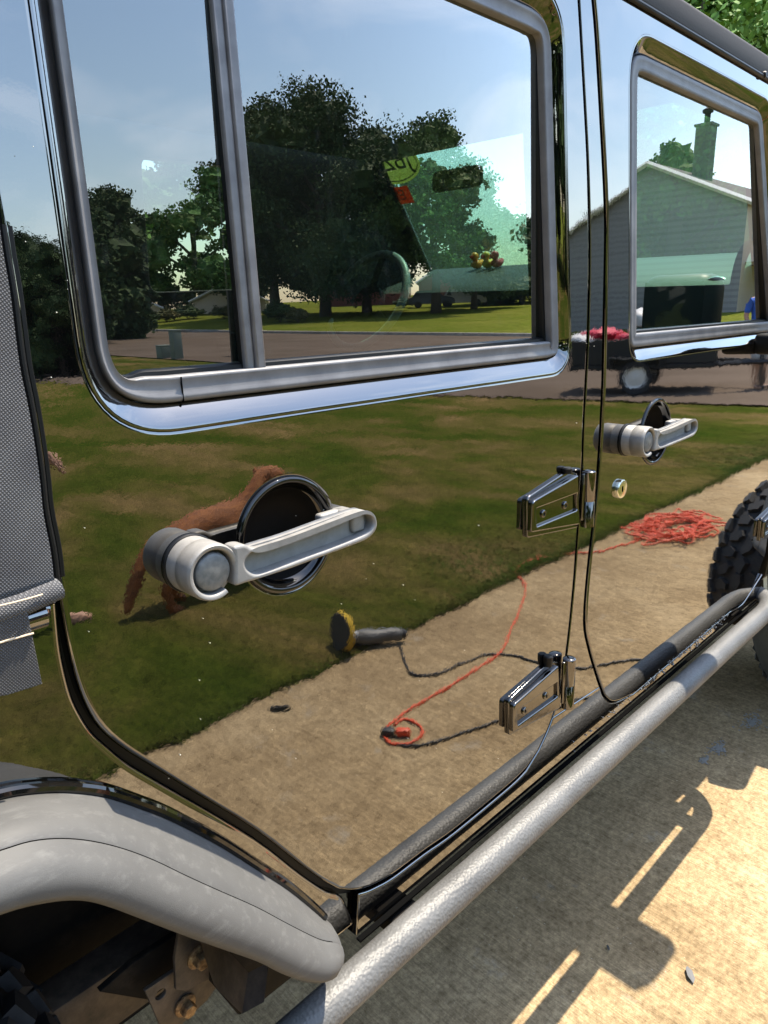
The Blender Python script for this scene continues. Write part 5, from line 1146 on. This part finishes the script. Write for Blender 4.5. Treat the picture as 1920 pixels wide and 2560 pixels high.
# cars parked far across the street
def far_car(px, py, d_, col, label, rz):
    x, y, _ = dirpos(px, py, d_); e = tag(empty('parked_car', (x, y, far_z(x, y)), rz), label, 'car', 'cars parked across the street'); pm = mat('car_paint', col, 0.25, 0.3)
    prof = [(-2.3, 0.35), (-2.35, 0.75), (-2.2, 0.98), (-1.9, 1.02), (-1.55, 1.62), (0.45, 1.66), (1.05, 1.08), (2.1, 0.95), (2.3, 0.7), (2.3, 0.35)]
    bm = bmesh.new(); A_ = [bm.verts.new((x_, -0.9 + (0.12 if z_ > 1.2 else 0), z_)) for x_, z_ in prof]; B_ = [bm.verts.new((x_, 0.9 - (0.12 if z_ > 1.2 else 0), z_)) for x_, z_ in prof]
    bm.faces.new(A_); bm.faces.new(B_[::-1])
    for i in range(len(prof)): j = (i + 1) % len(prof); bm.faces.new((A_[i], A_[j], B_[j], B_[i]))
    bmesh.ops.bevel(bm, geom=bm.edges[:], offset=0.06, segments=2, affect='EDGES'); bmobj('body', bm, pm, e)
    for s in (-1, 1):
        for (x0, x1) in ((-1.55, -0.75), (-0.65, 0.15), (0.22, 0.78)):
            bm = bmesh.new(); q = [(x0 - (0.12 if x0 < -1.5 else 0), 1.08), (x1 + (0.1 if x1 > 0.7 else 0), 1.08), (x1 - (0.32 if x1 > 0.7 else 0), 1.54), (x0 + (0.05), 1.54)]
            vs_ = [bm.verts.new((a, s * (0.905 - 0.12 * (b - 1.0) / 0.6), b)) for a, b in q]; bm.faces.new(vs_); bmobj('side_window', bm, WIN, e)
        for xx in (-1.45, 1.4):
            bm = bmesh.new(); lathe(bm, [(0.2, -0.1), (0.34, -0.1), (0.34, 0.1), (0.2, 0.1)], 20, Matrix.Translation((xx, s * 0.83, 0.34)) @ Matrix.Rotation(math.pi / 2, 4, 'X')); bmobj('wheel', bm, MT['tyre'], e)
far_car(1082, 742, 74, (0.04, 0.05, 0.07), 'dark blue car parked across the street, the left one of two', 0.9)
far_car(1160, 740, 74, (0.5, 0.51, 0.52), 'silver car parked across the street, the right one of two', 0.9)

# utility pedestals on the verge
PED = mat('pedestal_green', (0.16, 0.19, 0.16), 0.7)
for i, (px, py, h, w_) in enumerate([(413, 895, 0.42, 0.36), (446, 897, 0.92, 0.30), (596, 890, 0.85, 0.30)]):
    g = onground(px, py, 0.0, True); e = tag(empty('utility_pedestal', (g.x, g.y, 0)), ['short square utility box on the verge', 'tall grey green utility post beside the short box', 'tall utility post with pale cap, right of the other two'][i], 'utility box', 'utility posts on the verge')
    bm = bmesh.new(); box(bm, (0, 0, h * 0.45), (w_, w_, h * 0.95), None, 0.02, 2); bmobj('cabinet', bm, PED, e)
    bm = bmesh.new(); box(bm, (0, 0, h * 0.96), (w_ * 1.08, w_ * 1.08, h * 0.08), None, 0.02, 2); bmobj('cap', bm, PED if i < 2 else WHT, e)

# loaded trailer at the kerb
w0 = onground(1555, 985); j0 = onground(1840, 982); TD = Vector((j0.x - w0.x, j0.y - w0.y, 0)); Lt = TD.length; TD.normalize()
TR = tag(empty('trailer', (w0.x + 0.75, w0.y, 0.0), math.atan2(TD.y, TD.x)), 'black utility trailer loaded with red and white bags at the kerb', 'trailer')
TB = mat('trailer_black', (0.012, 0.012, 0.013), 0.5); sc_ = 1.0
bm = bmesh.new(); box(bm, (0.05, 0, 0.50), (2.6, 1.5, 0.10), None, 0.02, 1); bmobj('bed', bm, TB, TR)
for s in (-1, 1):
    bm = bmesh.new(); box(bm, (0.05, s * 0.73, 0.78), (2.6, 0.04, 0.46), None, 0.01, 1); bmobj('side_board', bm, TB, TR)
    bm = bmesh.new(); box(bm, (0.0, s * 0.84, 0.66), (0.95, 0.26, 0.05), None, 0.02, 2); box(bm, (-0.44, s * 0.84, 0.55), (0.05, 0.26, 0.2), None, 0.02, 1); box(bm, (0.44, s * 0.84, 0.55), (0.05, 0.26, 0.2), None, 0.02, 1); bmobj('mudguard', bm, TB, TR)
    wh = empty('wheel', (0.0, s * 0.86, 0.31), 0, TR)
    bm = bmesh.new(); lathe(bm, [(0.19, -0.09), (0.29, -0.1), (0.31, -0.07), (0.31, 0.07), (0.29, 0.1), (0.19, 0.09)], 28, Matrix.Rotation(math.pi / 2, 4, 'X'), caps=False); bmobj('tyre', bm, MT['tyre'], wh)
    bm = bmesh.new(); lathe(bm, [(0.19, -0.085), (0.15, -0.05), (0.06, -0.07), (0.0001, -0.075)], 24, Matrix.Rotation(math.pi / 2, 4, 'X'), caps=False); lathe(bm, [(0.19, -0.085), (0.15, -0.05), (0.06, -0.07), (0.0001, -0.075)], 24, Matrix.Rotation(-math.pi / 2, 4, 'X'), caps=False); bmobj('rim', bm, WHT, wh)
    bm = bmesh.new(); tube(bm, [(1.35, s * 0.6, 0.5), (2.25, 0, 0.5)], 0.05, 6); bmobj('tongue_arm', bm, TB, TR)
for xx in (-1.24, 1.34):
    bm = bmesh.new(); box(bm, (xx, 0, 0.78), (0.04, 1.46, 0.46), None, 0.01, 1); bmobj('end_board', bm, TB, TR)
bm = bmesh.new(); tube(bm, [(2.1, 0, 0.05), (2.1, 0, 0.95)], 0.045, 8); box(bm, (2.1, 0, 0.03), (0.2, 0.2, 0.05)); bmobj('jack', bm, TB, TR)
rr = random.Random(4)
for i, (xx, col, lb) in enumerate([(-1.0, (0.75, 0.72, 0.70), 'crumpled white bag at the tail of the trailer'), (-0.75, (0.6, 0.02, 0.05), 'red bag low at the tail of the trailer'), (-0.2, (0.55, 0.03, 0.06), 'red bag in the middle of the trailer load'), (0.1, (0.72, 0.70, 0.68), 'white bag on top of the middle of the trailer load'), (0.6, (0.28, 0.29, 0.24), 'grey green tarpaulin bundle in the trailer'), (0.95, (0.78, 0.72, 0.66), 'white bag at the front of the trailer load')]):
    bm = bmesh.new(); bmesh.ops.create_icosphere(bm, subdivisions=3, radius=0.42)
    for q in bm.verts: n_ = noise.noise(q.co * 4 + Vector((i * 7, 0, 0))); q.co = Vector((q.co.x * 0.85, q.co.y * 1.35, q.co.z * (0.30 if i in (1, 2) else 0.5))) * (1 + 0.35 * n_)
    o = bmobj('load_bag', bm, mat('bag_plastic', col, 0.5), angle=180); tt = TR.rotation_euler.z
    o.location = (TR.location.x + math.cos(tt) * xx, TR.location.y + math.sin(tt) * xx, 0.98 + 0.12 * (i % 2)); o.rotation_euler = (0, 0, tt); tag(o, lb, 'bag', 'bags on the trailer')

# soap suds left on the shaded drive
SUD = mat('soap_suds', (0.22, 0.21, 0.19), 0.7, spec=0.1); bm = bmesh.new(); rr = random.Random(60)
for i, (px, py, rx_) in enumerate([(1880, 1805, 0.055), (1795, 1870, 0.030), (1760, 1900, 0.015)]):
    p = CAM + ray(px, py) * (-CAM.z / ray(px, py).z)
    for k in range(230):
        a = rr.uniform(0, 6.283); q = rx_ * abs(rr.gauss(0, 0.55)) * (1 + 0.35 * math.sin(3 * a + i)); r0 = rr.uniform(0.0010, 0.0032)
        bmesh.ops.create_icosphere(bm, subdivisions=1, radius=r0, matrix=Matrix.Translation((p.x + q * math.cos(a) * 1.3, p.y + q * math.sin(a) * 0.7, 0.001 + r0 * 0.15)) @ Matrix.Diagonal((1.6, 1.6, 0.4, 1)))
tag(bmobj('soap_suds', bm, SUD, angle=180), kind='stuff')
